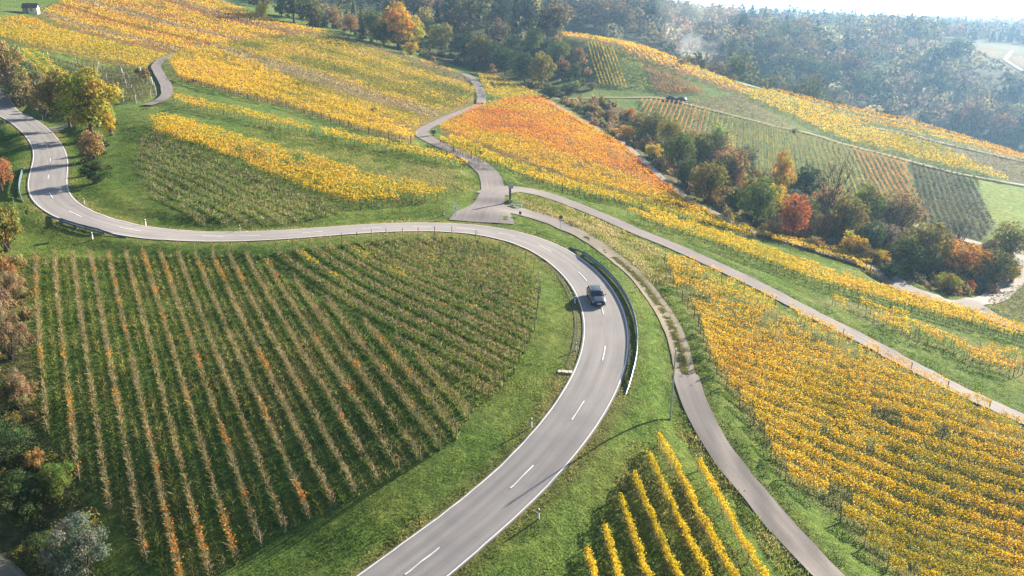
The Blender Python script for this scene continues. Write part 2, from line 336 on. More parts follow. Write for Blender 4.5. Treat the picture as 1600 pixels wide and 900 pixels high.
# small-scale relief, then grading
Z += 0.16 * vnoise(GX / 9, GY / 9, 1) * (np.hypot(GX, GY) < 500) + 0.06 * vnoise(GX / 3.1, GY / 3.1, 2) * (np.hypot(GX, GY) < 260)
def grade(C, w, blend):
    zc = gz(C[:, 0], C[:, 1])
    for _ in range(60 if len(C) > 60 else 8): zc[1:-1] = (zc[:-2] + 2 * zc[1:-1] + zc[2:]) / 4
    w = np.broadcast_to(w, (len(C),)); R = w.max() / 2 + blend
    i0, i1 = np.searchsorted(XS, [C[:, 0].min() - R, C[:, 0].max() + R]); j0, j1 = np.searchsorted(YS, [C[:, 1].min() - R, C[:, 1].max() + R])
    for j in range(j0, j1):
        sel = np.abs(C[:, 1] - YS[j]) < R
        if not sel.any(): continue
        Cs = C[sel]; zs = zc[sel]; ws = w[sel]; x = XS[i0:i1]
        d2 = (x[:, None] - Cs[None, :, 0]) ** 2 + (YS[j] - Cs[None, :, 1]) ** 2; k = d2.argmin(1); d = np.sqrt(d2[np.arange(len(x)), k])
        f = np.clip(1 - (d - ws[k] / 2 - 1.1) / blend, 0, 1); f = f * f * (3 - 2 * f)
        Z[j, i0:i1] = Z[j, i0:i1] * (1 - f) + zs[k] * f
for k_, (C_, w_) in TR.items(): grade(C_, w_, 2.5)
grade(ROAD, ROADW, 4.0)
Z0 = Z
def ribbon(C, off0, off1, dz, n, zw=None, name='', mat=None, vscale=1.0):
    t, nn = normals(C); off0 = np.broadcast_to(off0, (len(C),)); off1 = np.broadcast_to(off1, (len(C),))
    f = np.linspace(0, 1, n + 1); o = off0[:, None] * (1 - f) + off1[:, None] * f
    X = C[:, 0:1] + nn[:, 0:1] * o; Y = C[:, 1:2] + nn[:, 1:2] * o; ZZ = gz(X, Y) + dz
    V = np.stack([X, Y, ZZ], -1).reshape(-1, 3); d = np.r_[0, np.cumsum(np.hypot(*np.diff(C, axis=0).T))]
    UV = np.stack([o, np.broadcast_to(d[:, None], o.shape)], -1).reshape(-1, 2)
    m_, q = len(C), n + 1; i = np.arange(m_ - 1)[:, None] * q + np.arange(n)[None]; i = i.ravel()
    F = np.stack([i, i + q, i + q + 1, i + 1], 1)[:, ::-1]
    return mk_mesh(name, V, F, mat, UV=UV, smooth=True)
road = tag(obj('main_road', ribbon(ROAD, -ROADW / 2, ROADW / 2, 0.10, 6, name='main_road', mat=M_ROAD)), 'grey asphalt country road curving through the vineyards', kind='structure')
for s in (-1, 1): obj('edge_line', ribbon(ROAD, s * (ROADW / 2 - 0.25), s * (ROADW / 2 - 0.135), 0.13, 1, name='edge_line', mat=M_PAINT) if s > 0 else ribbon(ROAD, -(ROADW / 2 - 0.135), -(ROADW / 2 - 0.25), 0.13, 1, name='edge_line', mat=M_PAINT), road)
ROADS = np.r_[0, np.cumsum(np.hypot(*np.diff(ROAD, axis=0).T))]
def road_s(px, py):                      # chainage of the road point nearest to a surveyed pixel
    p = H([(px, py)])[0]; return ROADS[((ROAD - p) ** 2).sum(1).argmin()]
def road_at(s, off=0.0):
    i = np.clip(np.searchsorted(ROADS, s), 1, len(ROAD) - 2); t = ROAD[i+1] - ROAD[i-1]; t /= np.hypot(*t); n_ = np.array([-t[1], t[0]])
    p = np.array([np.interp(s, ROADS, ROAD[:, 0]), np.interp(s, ROADS, ROAD[:, 1])]) + n_ * off; return p, t
dashes = [((640,897),(700,857)),((808,771),(850,733)),((910,657),(929,626)),((953,567),(956,541)),((954,494),(945,475)),((925,438),(912,422)),((878,393),(858,381)),
          ((815,367),(795,361)),((748,352),(722,350)),((672,349),(644,350)),((592,355),(562,358)),((506,365),(474,368)),((410,376),(378,377)),((345,377.5),(308,377)),((207,368),(168,362)),((102,345),(83,334)),((70,312),(69.5,302)),((74.5,281),(76.5,274)),((83,253),(82.5,247)),((80,231),(76,224))]
for a, b_ in dashes:
    s0, s1 = road_s(*a), road_s(*b_); ss = np.arange(s0, max(s1, s0 + 3.2), 0.5); C_ = np.array([road_at(s)[0] for s in ss])
    if len(C_) > 2: obj('centre_dash', ribbon(C_, -0.058, 0.058, 0.135, 1, name='centre_dash', mat=M_PAINT), road)
mats = {'gravel_track': M_GRAVEL, 'terrace_track': M_GRAVEL, 'orchard_track': M_CONC,  'corner_track': M_GRAVEL, 'thicket_track': M_CONC, 'crest_track': M_TRACK}
for q, (k_, (C_, w_)) in enumerate(TR.items()):
    wv = np.full(len(C_), w_ / 2)
    if k_ == 'junction_road':            # splays out where it meets the road
        d_ = np.r_[0, np.cumsum(np.hypot(*np.diff(C_, axis=0).T))]; wv = 1.55 + 3.0 * np.exp(-(d_ / 7.0) ** 2) + 0.8 * np.exp(-(d_ / 45.0) ** 2)
    if k_ == 'field_track':
        d_ = np.r_[0, np.cumsum(np.hypot(*np.diff(C_, axis=0).T))]; wv = 1.4 + 1.8 * np.exp(-(d_ / 10.0) ** 2)
    if k_ == 'gravel_track':
        d_ = np.r_[0, np.cumsum(np.hypot(*np.diff(C_, axis=0).T))]; wv = 1.15 + 0.2 * np.exp(-(d_ / 9.0) ** 2)
    if k_ == 'access_road':
        d_ = np.r_[0, np.cumsum(np.hypot(*np.diff(C_, axis=0).T))]; wv = 1.35 + 1.3 * np.exp(-(d_ / 8.0) ** 2)
    wv = wv * (1 + 0.05 * vnoise(C_[:, 0] / 2.5, C_[:, 1] / 2.5, 5))
    far = 0.38 if np.hypot(*C_.mean(0)) > 200 else 0.09
    o = obj(k_, ribbon(C_, -wv, wv, far + 0.0013 * q, 4, name=k_, mat=mats.get(k_, M_TRACK)))
    tag(o, kind='structure')
# ---------------------------------------------------------------- fields
def P(*a): return list(a)
FP = {  # outlines surveyed from the photograph
 'inner_left': P((45,404),(388,398),(480,455),(595,525),(690,592),(742,640),(712,690),(606,752),(510,800),(437,838),(300,925),(265,925),(220,868),(155,775),(107,738),(58,645)),
 'inner_right': P((400,400),(480,389),(600,374),(700,370),(770,379),(828,413),(845,450),(835,520),(800,590),(768,625),(745,635),(690,588),(595,520),(480,450)),
 'right_gold': P((1035,405),(1100,428),(1250,500),(1400,574),(1600,674),(1760,752),(1760,1000),(1480,1000),(1382,892),(1312,815),(1212,740),(1190,684),(1138,614),(1108,566),(1090,506),(1054,455)),
 'strip_a': P((690,208),(800,258),(925,301),(1000,318),(1100,343),(1200,371),(1300,396),(1395,438),(1380,442),(1290,410),(1200,388),(1075,354),(925,319),(800,284),(740,252)),
 'strip_b': P((990,335),(1050,350),(1125,372),(1200,397),(1320,446),(1450,472),(1640,526),(1640,553),(1450,502),(1320,464),(1200,428),(1100,393),(1050,370)),
 'strip_c': P((1310,470),(1400,500),(1500,540),(1640,572),(1640,612),(1500,575),(1400,532),(1330,492)),
 'orange': P((684,205),(740,173),(800,156),(850,157),(895,186),(972,231),(1035,290),(1105,339),(1140,356),(1100,342),(1000,313),(900,288),(800,250),(720,220)),
 'wedge': P((746,118),(770,121),(830,146),(850,154),(790,159),(762,157)),
 'gold_block': P((237,193),(270,190),(400,229),(520,266),(600,289),(708,307),(690,314),(600,324),(545,327),(440,288),(320,238),(245,214)),
 'bare_slope': P((225,217),(240,214),(320,242),(440,292),(540,332),(500,342),(400,356),(300,352),(240,312),(213,270)),
 'bank_strip': P((270,156),(340,170),(400,182),(550,218),(650,238),(735,259),(730,266),(650,248),(550,229),(400,192),(340,182),(275,166)),
 'hill_low': P((262,96),(300,80),(330,78),(400,102),(500,152),(600,191),(652,217),(640,224),(560,202),(450,167),(350,142),(280,124)),
 'hill_mid': P((330,76),(420,63),(515,56),(600,86),(740,141),(747,160),(725,168),(665,195),(648,208),(560,178),(450,132),(380,102)),
 'hill_ridge': P((515,52),(560,66),(700,111),(735,128),(740,140),(640,101),(520,60)),
 'hill_top': P((120,0),(330,0),(450,41),(515,53),(420,61),(330,75),(272,86),(180,66),(90,41),(62,24),(100,5)),
 'hill_left': P((0,32),(40,31),(130,60),(262,92),(240,101),(225,112),(150,97),(60,77),(20,67),(0,62)),
 'bare_left': P((75,92),(220,114),(238,130),(245,150),(200,165),(185,152),(130,122)),
 'stripe_gold': P((916,68),(957,73),(979,138),(936,135)),
 'stripe_green': P((958,73),(985,84),(1004,101),(1022,143),(980,138)),
 'stripe_rust': P((1004,101),(1060,121),(1105,147),(1040,150),(1023,143)),
 'crest': P((800,38),(870,48),(900,56),(1000,73),(1100,113),(1160,136),(1180,145),(1140,143),(1080,121),(1000,93),(960,72),(900,60),(860,56)),
 'crest_mid': P((1150,146),(1195,141),(1280,170),(1360,200),(1280,206),(1240,186)),
 'crest_right': P((1200,141),(1300,166),(1420,191),(1540,227),(1600,247),(1650,262),(1600,258),(1475,223),(1360,197)),
 'terrace_gold': P((1275,206),(1360,204),(1460,228),(1580,286),(1560,285),(1400,242),(1320,223)),
 'terrace_grey': P((1370,204),(1425,214),(1475,228),(1640,264),(1640,298),(1590,287),(1470,230)),
 'slope_rows': P((1000,156),(1060,162),(1200,197),(1310,227),(1415,253),(1440,335),(1330,335),(1220,300),(1150,255),(1080,215),(1008,186)),
 'slope_bare': P((1066,158),(1150,150),(1180,160),(1245,202),(1200,193),(1120,172)),
 'slope_dark': P((1420,255),(1523,281),(1552,355),(1535,378),(1460,362),(1440,332)),
 'meadow': P((1527,282),(1600,292),(1650,300),(1650,390),(1600,375),(1553,352)),
 'corner_bare': P((1540,480),(1562,466),(1600,448),(1650,440),(1650,520),(1600,508),(1570,500)),
}
FXY = {k: poly(v) for k, v in FP.items()}
# what covers the ground (base colours)
GRASS = np.array([0.105, 0.168, 0.036]); DRY = np.array([0.20, 0.175, 0.075]); LITTER = np.array([0.085, 0.07, 0.035]); SOIL = np.array([0.15, 0.12, 0.08])
T = np.tile(GRASS, (GX.size, 1)); gx, gy = GX.ravel(), GY.ravel()
def paint(px_or_xy, col, soft=1.0, xy=False):
    Q = px_or_xy if xy else poly(px_or_xy); x0, y0 = Q.min(0); x1, y1 = Q.max(0)
    s = np.where((gx > x0) & (gx < x1) & (gy > y0) & (gy < y1))[0]; s = s[inpoly(gx[s], gy[s], Q)]
    T[s] = T[s] * (1 - soft) + np.array(col) * soft
far_ = np.hypot(gx, gy) > 395; T[far_ & (gx > -60)] = (0.075, 0.085, 0.03)
valley = [(470,30),(560,50),(700,100),(745,112),(850,150),(900,152),(930,136),(915,68),(870,60),(800,40),(760,30),(600,15)]
paint(valley, (0.07, 0.085, 0.028))
gully = [(870,158),(950,157),(1000,185),(1080,215),(1150,250),(1220,300),(1330,335),(1440,360),(1530,385),(1585,402),(1585,440),(1540,462),(1470,460),(1400,435),(1300,400),(1200,368),(1150,350),(1075,305),(1000,238),(940,205)]
paint(gully, (0.085, 0.075, 0.035))
for k_, c_ in [('inner_left', (0.090, 0.150, 0.036)), ('inner_right', (0.120, 0.168, 0.042)), ('right_gold', (0.144, 0.162, 0.060)), ('orange', (0.168, 0.132, 0.048)), ('hill_mid', (0.168, 0.150, 0.054)),
               ('hill_low', (0.180, 0.156, 0.054)), ('hill_top', (0.204, 0.156, 0.060)), ('hill_left', (0.168, 0.162, 0.048)), ('hill_ridge', (0.168, 0.138, 0.072)), ('bare_slope', (0.168, 0.204, 0.066)),
               ('bare_left', (0.108, 0.144, 0.048)), ('slope_rows', (0.115, 0.16, 0.045)), ('slope_bare', (0.156, 0.168, 0.066)), ('slope_dark', (0.072, 0.096, 0.042)), ('meadow', (0.156, 0.240, 0.048)),
               ('stripe_gold', (0.096, 0.150, 0.036)), ('stripe_green', (0.108, 0.168, 0.042)), ('stripe_rust', (0.120, 0.132, 0.048)), ('crest', (0.204, 0.150, 0.060)), ('terrace_grey', (0.132, 0.132, 0.066)), ('corner_bare', (0.132, 0.144, 0.060))]:
    paint(FXY[k_], c_, xy=True)
paint([(800,300),(860,312),(950,350),(1040,395),(1100,425),(1060,450),(1010,440),(960,400),(900,360),(830,330)], (0.240, 0.222, 0.102), 0.8)
paint([(400,190),(560,232),(740,272),(750,300),(700,300),(520,262),(380,215)], (0.162, 0.186, 0.060), 0.8)
paint([(1260,470),(1330,490),(1400,520),(1500,565),(1640,605),(1640,575),(1450,505),(1320,465)], (0.192, 0.180, 0.084), 0.6)
paint([(1205,38),(1310,42),(1308,54),(1215,56)], (0.180, 0.240, 0.072)); paint([(1375,100),(1392,98),(1392,118),(1372,114)], (0.168, 0.228, 0.072))
paint([(1465,62),(1600,72),(1640,80),(1640,125),(1540,108),(1480,85)], (0.106, 0.112, 0.046)); paint([(1475,70),(1560,78),(1568,90),(1490,78)], (0.198, 0.132, 0.053)); paint([(1575,85),(1640,92),(1640,108),(1590,100)], (0.198, 0.132, 0.059))
paint([(740,55),(800,60),(800,75),(735,70)], (0.132, 0.192, 0.048)); paint([(870,118),(915,118),(915,132),(875,130)], (0.144, 0.204, 0.054)); paint([(420,10),(520,14),(600,20),(560,30),(430,22)], (0.144, 0.192, 0.060))
paint([(0,12),(40,10),(38,28),(0,30)], (0.120, 0.192, 0.060))
paint([(-20,395),(45,400),(58,645),(110,740),(150,800),(120,900),(60,930),(-40,860)], (0.120, 0.108, 0.048), 0.9)
def line_dist(C, R):
    """distance of ground vertices to a line, only where it is below R"""
    s = np.where((gx > C[:, 0].min()-R) & (gx < C[:, 0].max()+R) & (gy > C[:, 1].min()-R) & (gy < C[:, 1].max()+R))[0]; d = np.full(len(s), 1e9)
    for a in range(0, len(s), 20000):
        q = s[a:a+20000]; d[a:a+20000] = np.sqrt(((gx[q, None] - C[None, ::2, 0]) ** 2 + (gy[q, None] - C[None, ::2, 1]) ** 2).min(1))
    return s, d
s_, d_ = line_dist(ROAD, 5.2); k_ = np.clip((4.6 - d_) / 1.4, 0, 1)[:, None] * 0.55; T[s_] = T[s_] * (1 - k_) + np.array((0.165, 0.14, 0.055)) * k_
for nm in TR:
    s_, d_ = line_dist(TR[nm][0], 3.4); k_ = np.clip((2.6 - d_) / 1.2, 0, 1)[:, None] * 0.4; T[s_] = T[s_] * (1 - k_) + np.array((0.15, 0.14, 0.06)) * k_
nx, ny = len(XS), len(YS); i_ = (np.arange(ny - 1)[:, None] * nx + np.arange(nx - 1)[None]).ravel()
for rut in ([(192,180),(188,215),(190,250),(199,285),(222,312),(262,336),(330,352)], [(203,182),(201,215),(204,250),(214,280),(238,305),(280,328),(340,345)]):
    s_, d_ = line_dist(smooth(resample(H(dense(rut)), 1.0), 6), 1.6); k_ = np.clip((1.1 - d_) / 0.7, 0, 1)[:, None] * 0.7; T[s_] = T[s_] * (1 - k_) + np.array((0.055, 0.085, 0.022)) * k_  # ruts are tint alone: their shading is put into the dark green
ground = obj('ground', mk_mesh('ground', np.stack([gx, gy, Z.ravel()], 1), np.stack([i_, i_ + 1, i_ + nx + 1, i_ + nx], 1), M_GROUND, C=T, smooth=True)); tag(ground, kind='structure')
# ---------------------------------------------------------------- vines
def ramp_cols(q, pal):
    pal = np.array(pal); q = np.clip(q, 0, 0.9999) * (len(pal) - 1); i = q.astype(int); f = (q - i)[:, None]; return pal[i] * (1 - f) + pal[i + 1] * f
def quads_at(Pn, half, nrm=None, jit=0.9, aspect=0.8):
    n = len(Pn); r = RNG.normal(size=(n, 3))
    if nrm is not None: r = nrm + jit * r * 0.6
    r /= np.linalg.norm(r, axis=1)[:, None] + 1e-9; a = np.cross(r, RNG.normal(size=(n, 3))); a /= np.linalg.norm(a, axis=1)[:, None] + 1e-9; b = np.cross(r, a)
    h = np.broadcast_to(half, (n,))[:, None]; a = a * h; b = b * h * aspect
    return np.stack([Pn - a - b * 0.4, Pn - b, Pn + a + b * 0.3, Pn + b], 1).reshape(-1, 3), np.arange(4 * n).reshape(n, 4)
GOLD = [(0.198,0.207,0.036),(0.432,0.351,0.032),(0.666,0.450,0.032),(0.738,0.495,0.054),(0.684,0.396,0.054),(0.468,0.261,0.081)]
GOLDG = [(0.162,0.189,0.036),(0.306,0.288,0.032),(0.495,0.378,0.041),(0.585,0.414,0.072),(0.522,0.333,0.090)]
ORNG = [(0.512,0.409,0.028),(0.670,0.428,0.033),(0.688,0.344,0.037),(0.632,0.260,0.047),(0.484,0.177,0.056)]
RUST = [(0.30,0.17,0.05),(0.42,0.20,0.05),(0.34,0.12,0.05)]
BARE = [(0.27,0.20,0.12),(0.38,0.30,0.18),(0.46,0.38,0.21),(0.36,0.24,0.13)]
GREY = [(0.16,0.14,0.09),(0.20,0.18,0.10),(0.22,0.22,0.10)]
class Path:
    """a straight row from p0 to p1, or a bent one when p1 is a list of points"""
    def __init__(s, p0, p1):
        s.P = np.vstack([p0[None], p1]) if p1.ndim == 1 else p1; s.d = np.r_[0, np.cumsum(np.hypot(*np.diff(s.P, axis=0).T))]; s.L = s.d[-1]
    def at(s, u): return np.stack([np.interp(u, s.d, s.P[:, 0]), np.interp(u, s.d, s.P[:, 1])], 1)
    def nrm(s, u):
        t = s.at(np.clip(u + 0.6, 0, s.L)) - s.at(np.clip(u - 0.6, 0, s.L)); t /= np.hypot(t[:, 0], t[:, 1])[:, None] + 1e-9; return np.stack([-t[:, 1], t[:, 0]], 1)
def rows_in(Q, d, spacing, phase=0.0):
    d = d / np.hypot(*d); n = np.array([-d[1], d[0]]); u = Q @ d; v = Q @ n; out = []
    k = math.ceil((v.min() - phase) / spacing)
    while phase + k * spacing < v.max():
        y = phase + k * spacing; xs = []
        for i in range(len(Q)):
            v0, v1, u0, u1 = v[i-1], v[i], u[i-1], u[i]
            if (v0 > y) != (v1 > y): xs.append(u0 + (y - v0) / (v1 - v0) * (u1 - u0))
        xs.sort()
        for a, b in zip(xs[::2], xs[1::2]):
            if b - a > 2.5: out.append((d * a + n * y, d * b + n * y))
        k += 1
    return out
def leaves_of(p0, p1, dist, pal, cover=1.0, hlo=0.7, hhi=1.75, half_w=0.26, q0=0.5, qn=0.35, qr=0.14, clump=0.5, gap=-0.75, seed=0, dens=1.0, min_side=0.17):
    A_ = Path(p0, p1); L = A_.L; side = max(min_side, 0.0014 * dist); n = int(L * dens * (2.5 if dist < 120 else 2.0) / side ** 2)
    if n < 2: return None
    u = RNG.uniform(0, L, n); st = 1.15; uc = (np.floor(u / st) + 0.5) * st; u = np.where(RNG.random(n) < (clump if dist < 140 else clump * 0.4), uc + RNG.normal(0, 0.3, n), u)
    vine = np.floor(u / st)
    lat = RNG.normal(0, half_w, n) + 0.10 * vnoise(vine * 1.7 + seed * 13.1, np.full(n, 3.3), 9); xy = A_.at(u) + A_.nrm(u) * lat[:, None]
    tall = 1 + 0.16 * vnoise(vine * 2.3 + seed * 7.7, np.full(n, 1.7), 4)
    f = np.sqrt(RNG.random(n)) if hhi - hlo > 0.6 else RNG.random(n); h = hlo + (hhi * tall - hlo) * f
    g = vnoise(u / 2.3 + seed * 31.7, np.full(n, seed * 1.3), 5) + 0.4 * vnoise(xy[:, 0] / 7, xy[:, 1] / 7, 6)
    keep = (g > gap) & (RNG.random(n) < cover)
    xy, h, u, vine = xy[keep], h[keep], u[keep], vine[keep]
    Pn = np.c_[xy, gz(xy[:, 0], xy[:, 1]) + h]
    q = q0 + qn * (0.6 * vnoise(xy[:, 0] / 6, xy[:, 1] / 6, 7) + 0.5 * vnoise(xy[:, 0] / 19, xy[:, 1] / 19, 8)) + qr * RNG.normal(size=len(xy)) * 0.8 + 0.10 * vnoise(vine + seed * 17.3, np.full(len(xy), 9.1), 12)
    C = ramp_cols(q, pal) * RNG.uniform(0.86, 1.1, len(xy))[:, None]
    V, F = quads_at(Pn, side * RNG.uniform(0.42, 0.68, len(xy)), np.array([0.0, 0.0, 0.9]), 1.0); return V, F, np.repeat(C, 4, 0)
def canes_of(p0, p1, dist, pal, dens=1.0, seed=0, hlo=0.5, hhi=1.5, w=0.3, patchy=0.0):
    A_ = Path(p0, p1); L = A_.L; wd = max(0.016, 0.00022 * dist); n = int(L * dens * min(130, 2.6 / wd))
    if n < 2: return None
    u = RNG.uniform(0, L, n); u = u[RNG.random(n) < 1 - patchy * (0.5 + 0.9 * vnoise(u / 1.9 + seed * 5.1, np.full(n, seed * 0.7), 14))]; n = len(u); lat = RNG.normal(0, w * 0.5, n); nv = A_.nrm(u); xy = A_.at(u) + nv * lat[:, None]; nn = nv.T; t = np.stack([nn[1], -nn[0]])
    z = gz(xy[:, 0], xy[:, 1]) + RNG.uniform(hlo * 0.6, hhi * 0.75, n); ln = RNG.uniform(0.25, 0.6, n)
    dr = np.c_[t[0] * RNG.normal(0, 0.5, n) + nn[0] * RNG.normal(0, 0.8, n), t[1] * RNG.normal(0, 0.5, n) + nn[1] * RNG.normal(0, 0.8, n), RNG.uniform(0.1, 1.2, n)]
    dr /= np.linalg.norm(dr, axis=1)[:, None]; a = np.c_[xy, z]; b = a + dr * ln[:, None]; sd_ = np.cross(dr, RNG.normal(size=(n, 3))); sd_ /= np.linalg.norm(sd_, axis=1)[:, None] + 1e-9; sd_ *= wd
    V = np.stack([a - sd_, a + sd_, b + sd_ * 0.5, b - sd_ * 0.5], 1).reshape(-1, 3); F = np.arange(4 * n).reshape(n, 4)
    C = ramp_cols(0.5 + 0.3 * vnoise(xy[:, 0] / 5, xy[:, 1] / 5, 7) + 0.25 * RNG.normal(size=n), pal) * RNG.uniform(0.7, 1.25, n)[:, None]
    return V, F, np.repeat(C, 4, 0)
def trunks_of(p0, p1, dist, h=0.95):
    A_ = Path(p0, p1); L = A_.L; st = 1.15; u = np.arange(st / 2, L, st); n = len(u)
    if n < 1: return None
    xy = A_.at(u + RNG.normal(0, 0.08, n)); r = max(0.03, 0.00032 * dist); z = gz(xy[:, 0], xy[:, 1])
    tp = xy + RNG.normal(0, 0.09, (n, 2)); V = []
    for k in range(3):
        o_ = np.array([math.cos(k * 2.094), math.sin(k * 2.094)]) * r; V += [np.c_[xy + o_, z - 0.1], np.c_[tp + o_ * 0.8, z + h]]
    V = np.stack(V, 1).reshape(-1, 3); b0 = np.arange(n)[:, None] * 6
    F = np.concatenate([b0 + np.array([[2*k, 2*((k+1) % 3), 2*((k+1) % 3)+1, 2*k+1]]) for k in range(3)], 0)
    return V, F, np.tile((0.075, 0.058, 0.045), (len(V), 1)) * RNG.uniform(0.8, 1.3, (len(V), 1))
def join(parts):
    parts = [p for p in parts if p is not None and len(p[0])]
    if not parts: return None
    V = np.concatenate([p[0] for p in parts]); C = np.concatenate([p[2] for p in parts]); b = 0; F = []
    for p in parts: F.append(p[1] + b); b += len(p[0])
    return V, np.concatenate(F), C
def post_mesh(h, r, mat, name='post'):
    m = MB(); m.box(-r, r, -r, r, -0.4, h); return m.mesh(name, mat)
POST = {'wood': post_mesh(1.65, 0.03, M_POSTW), 'steel': post_mesh(1.8, 0.03, M_POSTG), 'far': post_mesh(1.8, 0.075, M_POSTW), 'pale': post_mesh(1.9, 0.07, M_POSTG), 'end': post_mesh(1.75, 0.038, M_POSTW, 'end_post')}
ORD = ['first','second','third','fourth','fifth','sixth','seventh','eighth','ninth','tenth','eleventh','twelfth','thirteenth','fourteenth','fifteenth','sixteenth','seventeenth','eighteenth','nineteenth','twentieth']
TENS = {20:'twenty',30:'thirty',40:'forty',50:'fifty'}
def ordinal(k):
    if k <= 20: return ORD[k - 1]
    return (TENS[k // 10 * 10] + '-' + ORD[k % 10 - 1]) if k % 10 else TENS[k // 10 * 10].replace('ty', 'tieth')
ROWS_DONE = {}
def vine_row(p0, p1, label, group, leaf=None, cane=None, post='wood', pstep=5.5, trunk=True, seed=0, pend=True):
    dist = float(np.hypot(*((p0 + (p1 if p1.ndim == 1 else p1[-1])) / 2))); o3 = np.array([p0[0], p0[1], float(gz(*p0))])
    e = empty('vine_row', o3, 0, label, 'vine row', group)
    lf = []
    for kw in (leaf or []): lf.append(leaves_of(p0, p1, dist, seed=seed, **kw))
    g = join(lf)
    if g: tag(obj('foliage', mk_mesh('foliage', g[0] - o3, g[1], M_LEAF, g[2]), e), kind='stuff')
    cn = [canes_of(p0, p1, dist, seed=seed, **cane)] if cane else []
    g = join(cn)
    if g: tag(obj('canes', mk_mesh('canes', g[0] - o3, g[1], M_CANE, g[2]), e), kind='stuff')
    if trunk:
        g = trunks_of(p0, p1, dist)
        if g: tag(obj('vine_trunks', mk_mesh('vine_trunks', g[0] - o3, g[1], M_CANE, g[2]), e), kind='stuff')
    if post:
        A_ = Path(p0, p1); L = A_.L; n = max(1, int(round(L / pstep)))
        for k in range(n + 1):
            q = A_.at(np.array([L * k / n]))[0]; endp = k in (0, n)
            o = obj('post', POST['end'] if endp and post == 'wood' else POST[post], e, (q[0]-o3[0], q[1]-o3[1], float(gz(*q)) - o3[2] - RNG.uniform(0, 0.15)))
            o.rotation_euler = (RNG.normal(0, 0.03), RNG.normal(0, 0.03), RNG.uniform(0, 3))
    return e
def pix_dir(a, b): q = H([a, b]); return q[1] - q[0]
def field(name, px_dir, spacing, what, ref, group, maxlen=400, flip=False, **kw):
    d = pix_dir(*px_dir); rows = rows_in(FXY[name], d, spacing)
    if flip: rows = rows[::-1]
    leaf = kw.pop('leaf', None)
    seen = []
    for (p0, p1) in rows:                # only what the photograph can show
        ok = False
        for f in (0, 0.25, 0.5, 0.75, 1):
            q = p0 + (p1 - p0) * f; r = np.array([q[0], q[1], float(gz(*q)) - CAMZ]); dep = r[1] * CP - r[2] * SP
            if dep > 5:
                x = 800 + FPX * r[0] / dep; y = 450 - FPX * (r[2] * CP + r[1] * SP) / dep; ok |= (-40 < x < 1640 and -40 < y < 960)
        if ok: seen.append((p0, p1))
    for k, (p0, p1) in enumerate(seen):
        lv = leaf(k, len(seen)) if callable(leaf) else leaf
        vine_row(p0, p1, f'{what}, {ordinal(k + 1)} from {ref}', group, leaf=lv, seed=k + len(name) * 37, **kw)
    ROWS_DONE[name] = len(seen)
    return d, seen
def field_stuff(name, px_dir, spacing, objname, label, cat, leaf=None, cane=None):
    d = pix_dir(*px_dir); rows = rows_in(FXY[name], d, spacing); g = []
    for k, (p0, p1) in enumerate(rows):
        dist = float(np.hypot(*((p0 + p1) / 2)))
        for kw in (leaf(k, len(rows)) if callable(leaf) else (leaf or [])): g.append(leaves_of(p0, p1, dist, seed=k + len(name) * 53, **kw))
        cn = cane(k, len(rows)) if callable(cane) else cane
        if cn: g.append(canes_of(p0, p1, dist, seed=k, **cn))
    g = join(g); o = obj(objname, mk_mesh(objname, g[0], g[1], M_LEAF, g[2])); tag(o, label, cat, kind='stuff'); ROWS_DONE[name] = -len(rows)
D_IL, R_IL = field('inner_left', ((137,392),(217,845)), 2.08, 'bare brown vine row in the field inside the road bend', 'its left edge', 'bare vine rows inside the road bend, left part',
   leaf=lambda k, n: [dict(pal=[(0.55,0.38,0.03),(0.55,0.25,0.04),(0.45,0.16,0.05)], cover=0.9, dens=0.30, gap=0.62 - 0.10 * (k % 3), hlo=0.6, hhi=1.35, half_w=0.16),
                      dict(pal=[(0.40,0.30,0.05),(0.42,0.22,0.06),(0.3,0.17,0.08)], cover=1, dens=0.05, gap=-2, hlo=0.5, hhi=1.3, half_w=0.2)], cane=dict(pal=[(0.19,0.155,0.09),(0.30,0.255,0.14),(0.39,0.335,0.17),(0.31,0.21,0.11)], dens=0.46, w=0.2, patchy=0.6), pstep=5.0, flip=True)
D_IR, R_IR = field('inner_right', ((467,450),(675,570)), 2.2, 'bare vine row on the domed half inside the road bend', 'the road', 'bare vine rows inside the road bend, right part',
   leaf=lambda k, n: [dict(pal=[(0.45,0.36,0.05),(0.42,0.26,0.06),(0.32,0.18,0.08)], cover=1, dens=0.06, gap=-2, hlo=0.5, hhi=1.3, half_w=0.2)] + ([dict(pal=[(0.5,0.45,0.04),(0.6,0.45,0.04)], dens=0.4, gap=0.55, hlo=0.5, hhi=1.3)] if k in (5, 8, 11) else []),
   cane=dict(pal=BARE, dens=0.18, w=0.18), pstep=5.0, flip=True)
for k_, (a, b_) in enumerate([((1090,737),(1215,960)),((1027,697),(1170,960)),((1012,731),(1129,960)),((990,761),(1080,960)),((969,797),(1027,960)),((944,842),(979,960)),((916,878),(942,960))]):
    q = H([a, b_]); vine_row(q[0], q[1], f'bright yellow hedge-like vine row beside the lower track, {ordinal(k_ + 1)} from the track', 'yellow vine rows in the small field below the road',
        leaf=[dict(pal=[(0.40,0.38,0.03),(0.66,0.51,0.04),(0.82,0.60,0.055),(0.80,0.54,0.07)], half_w=0.135, hlo=0.75, hhi=1.75, clump=0.4, gap=-1.05, dens=1.45, min_side=0.13)], cane=dict(pal=BARE, dens=0.25), post='wood', seed=400 + k_)
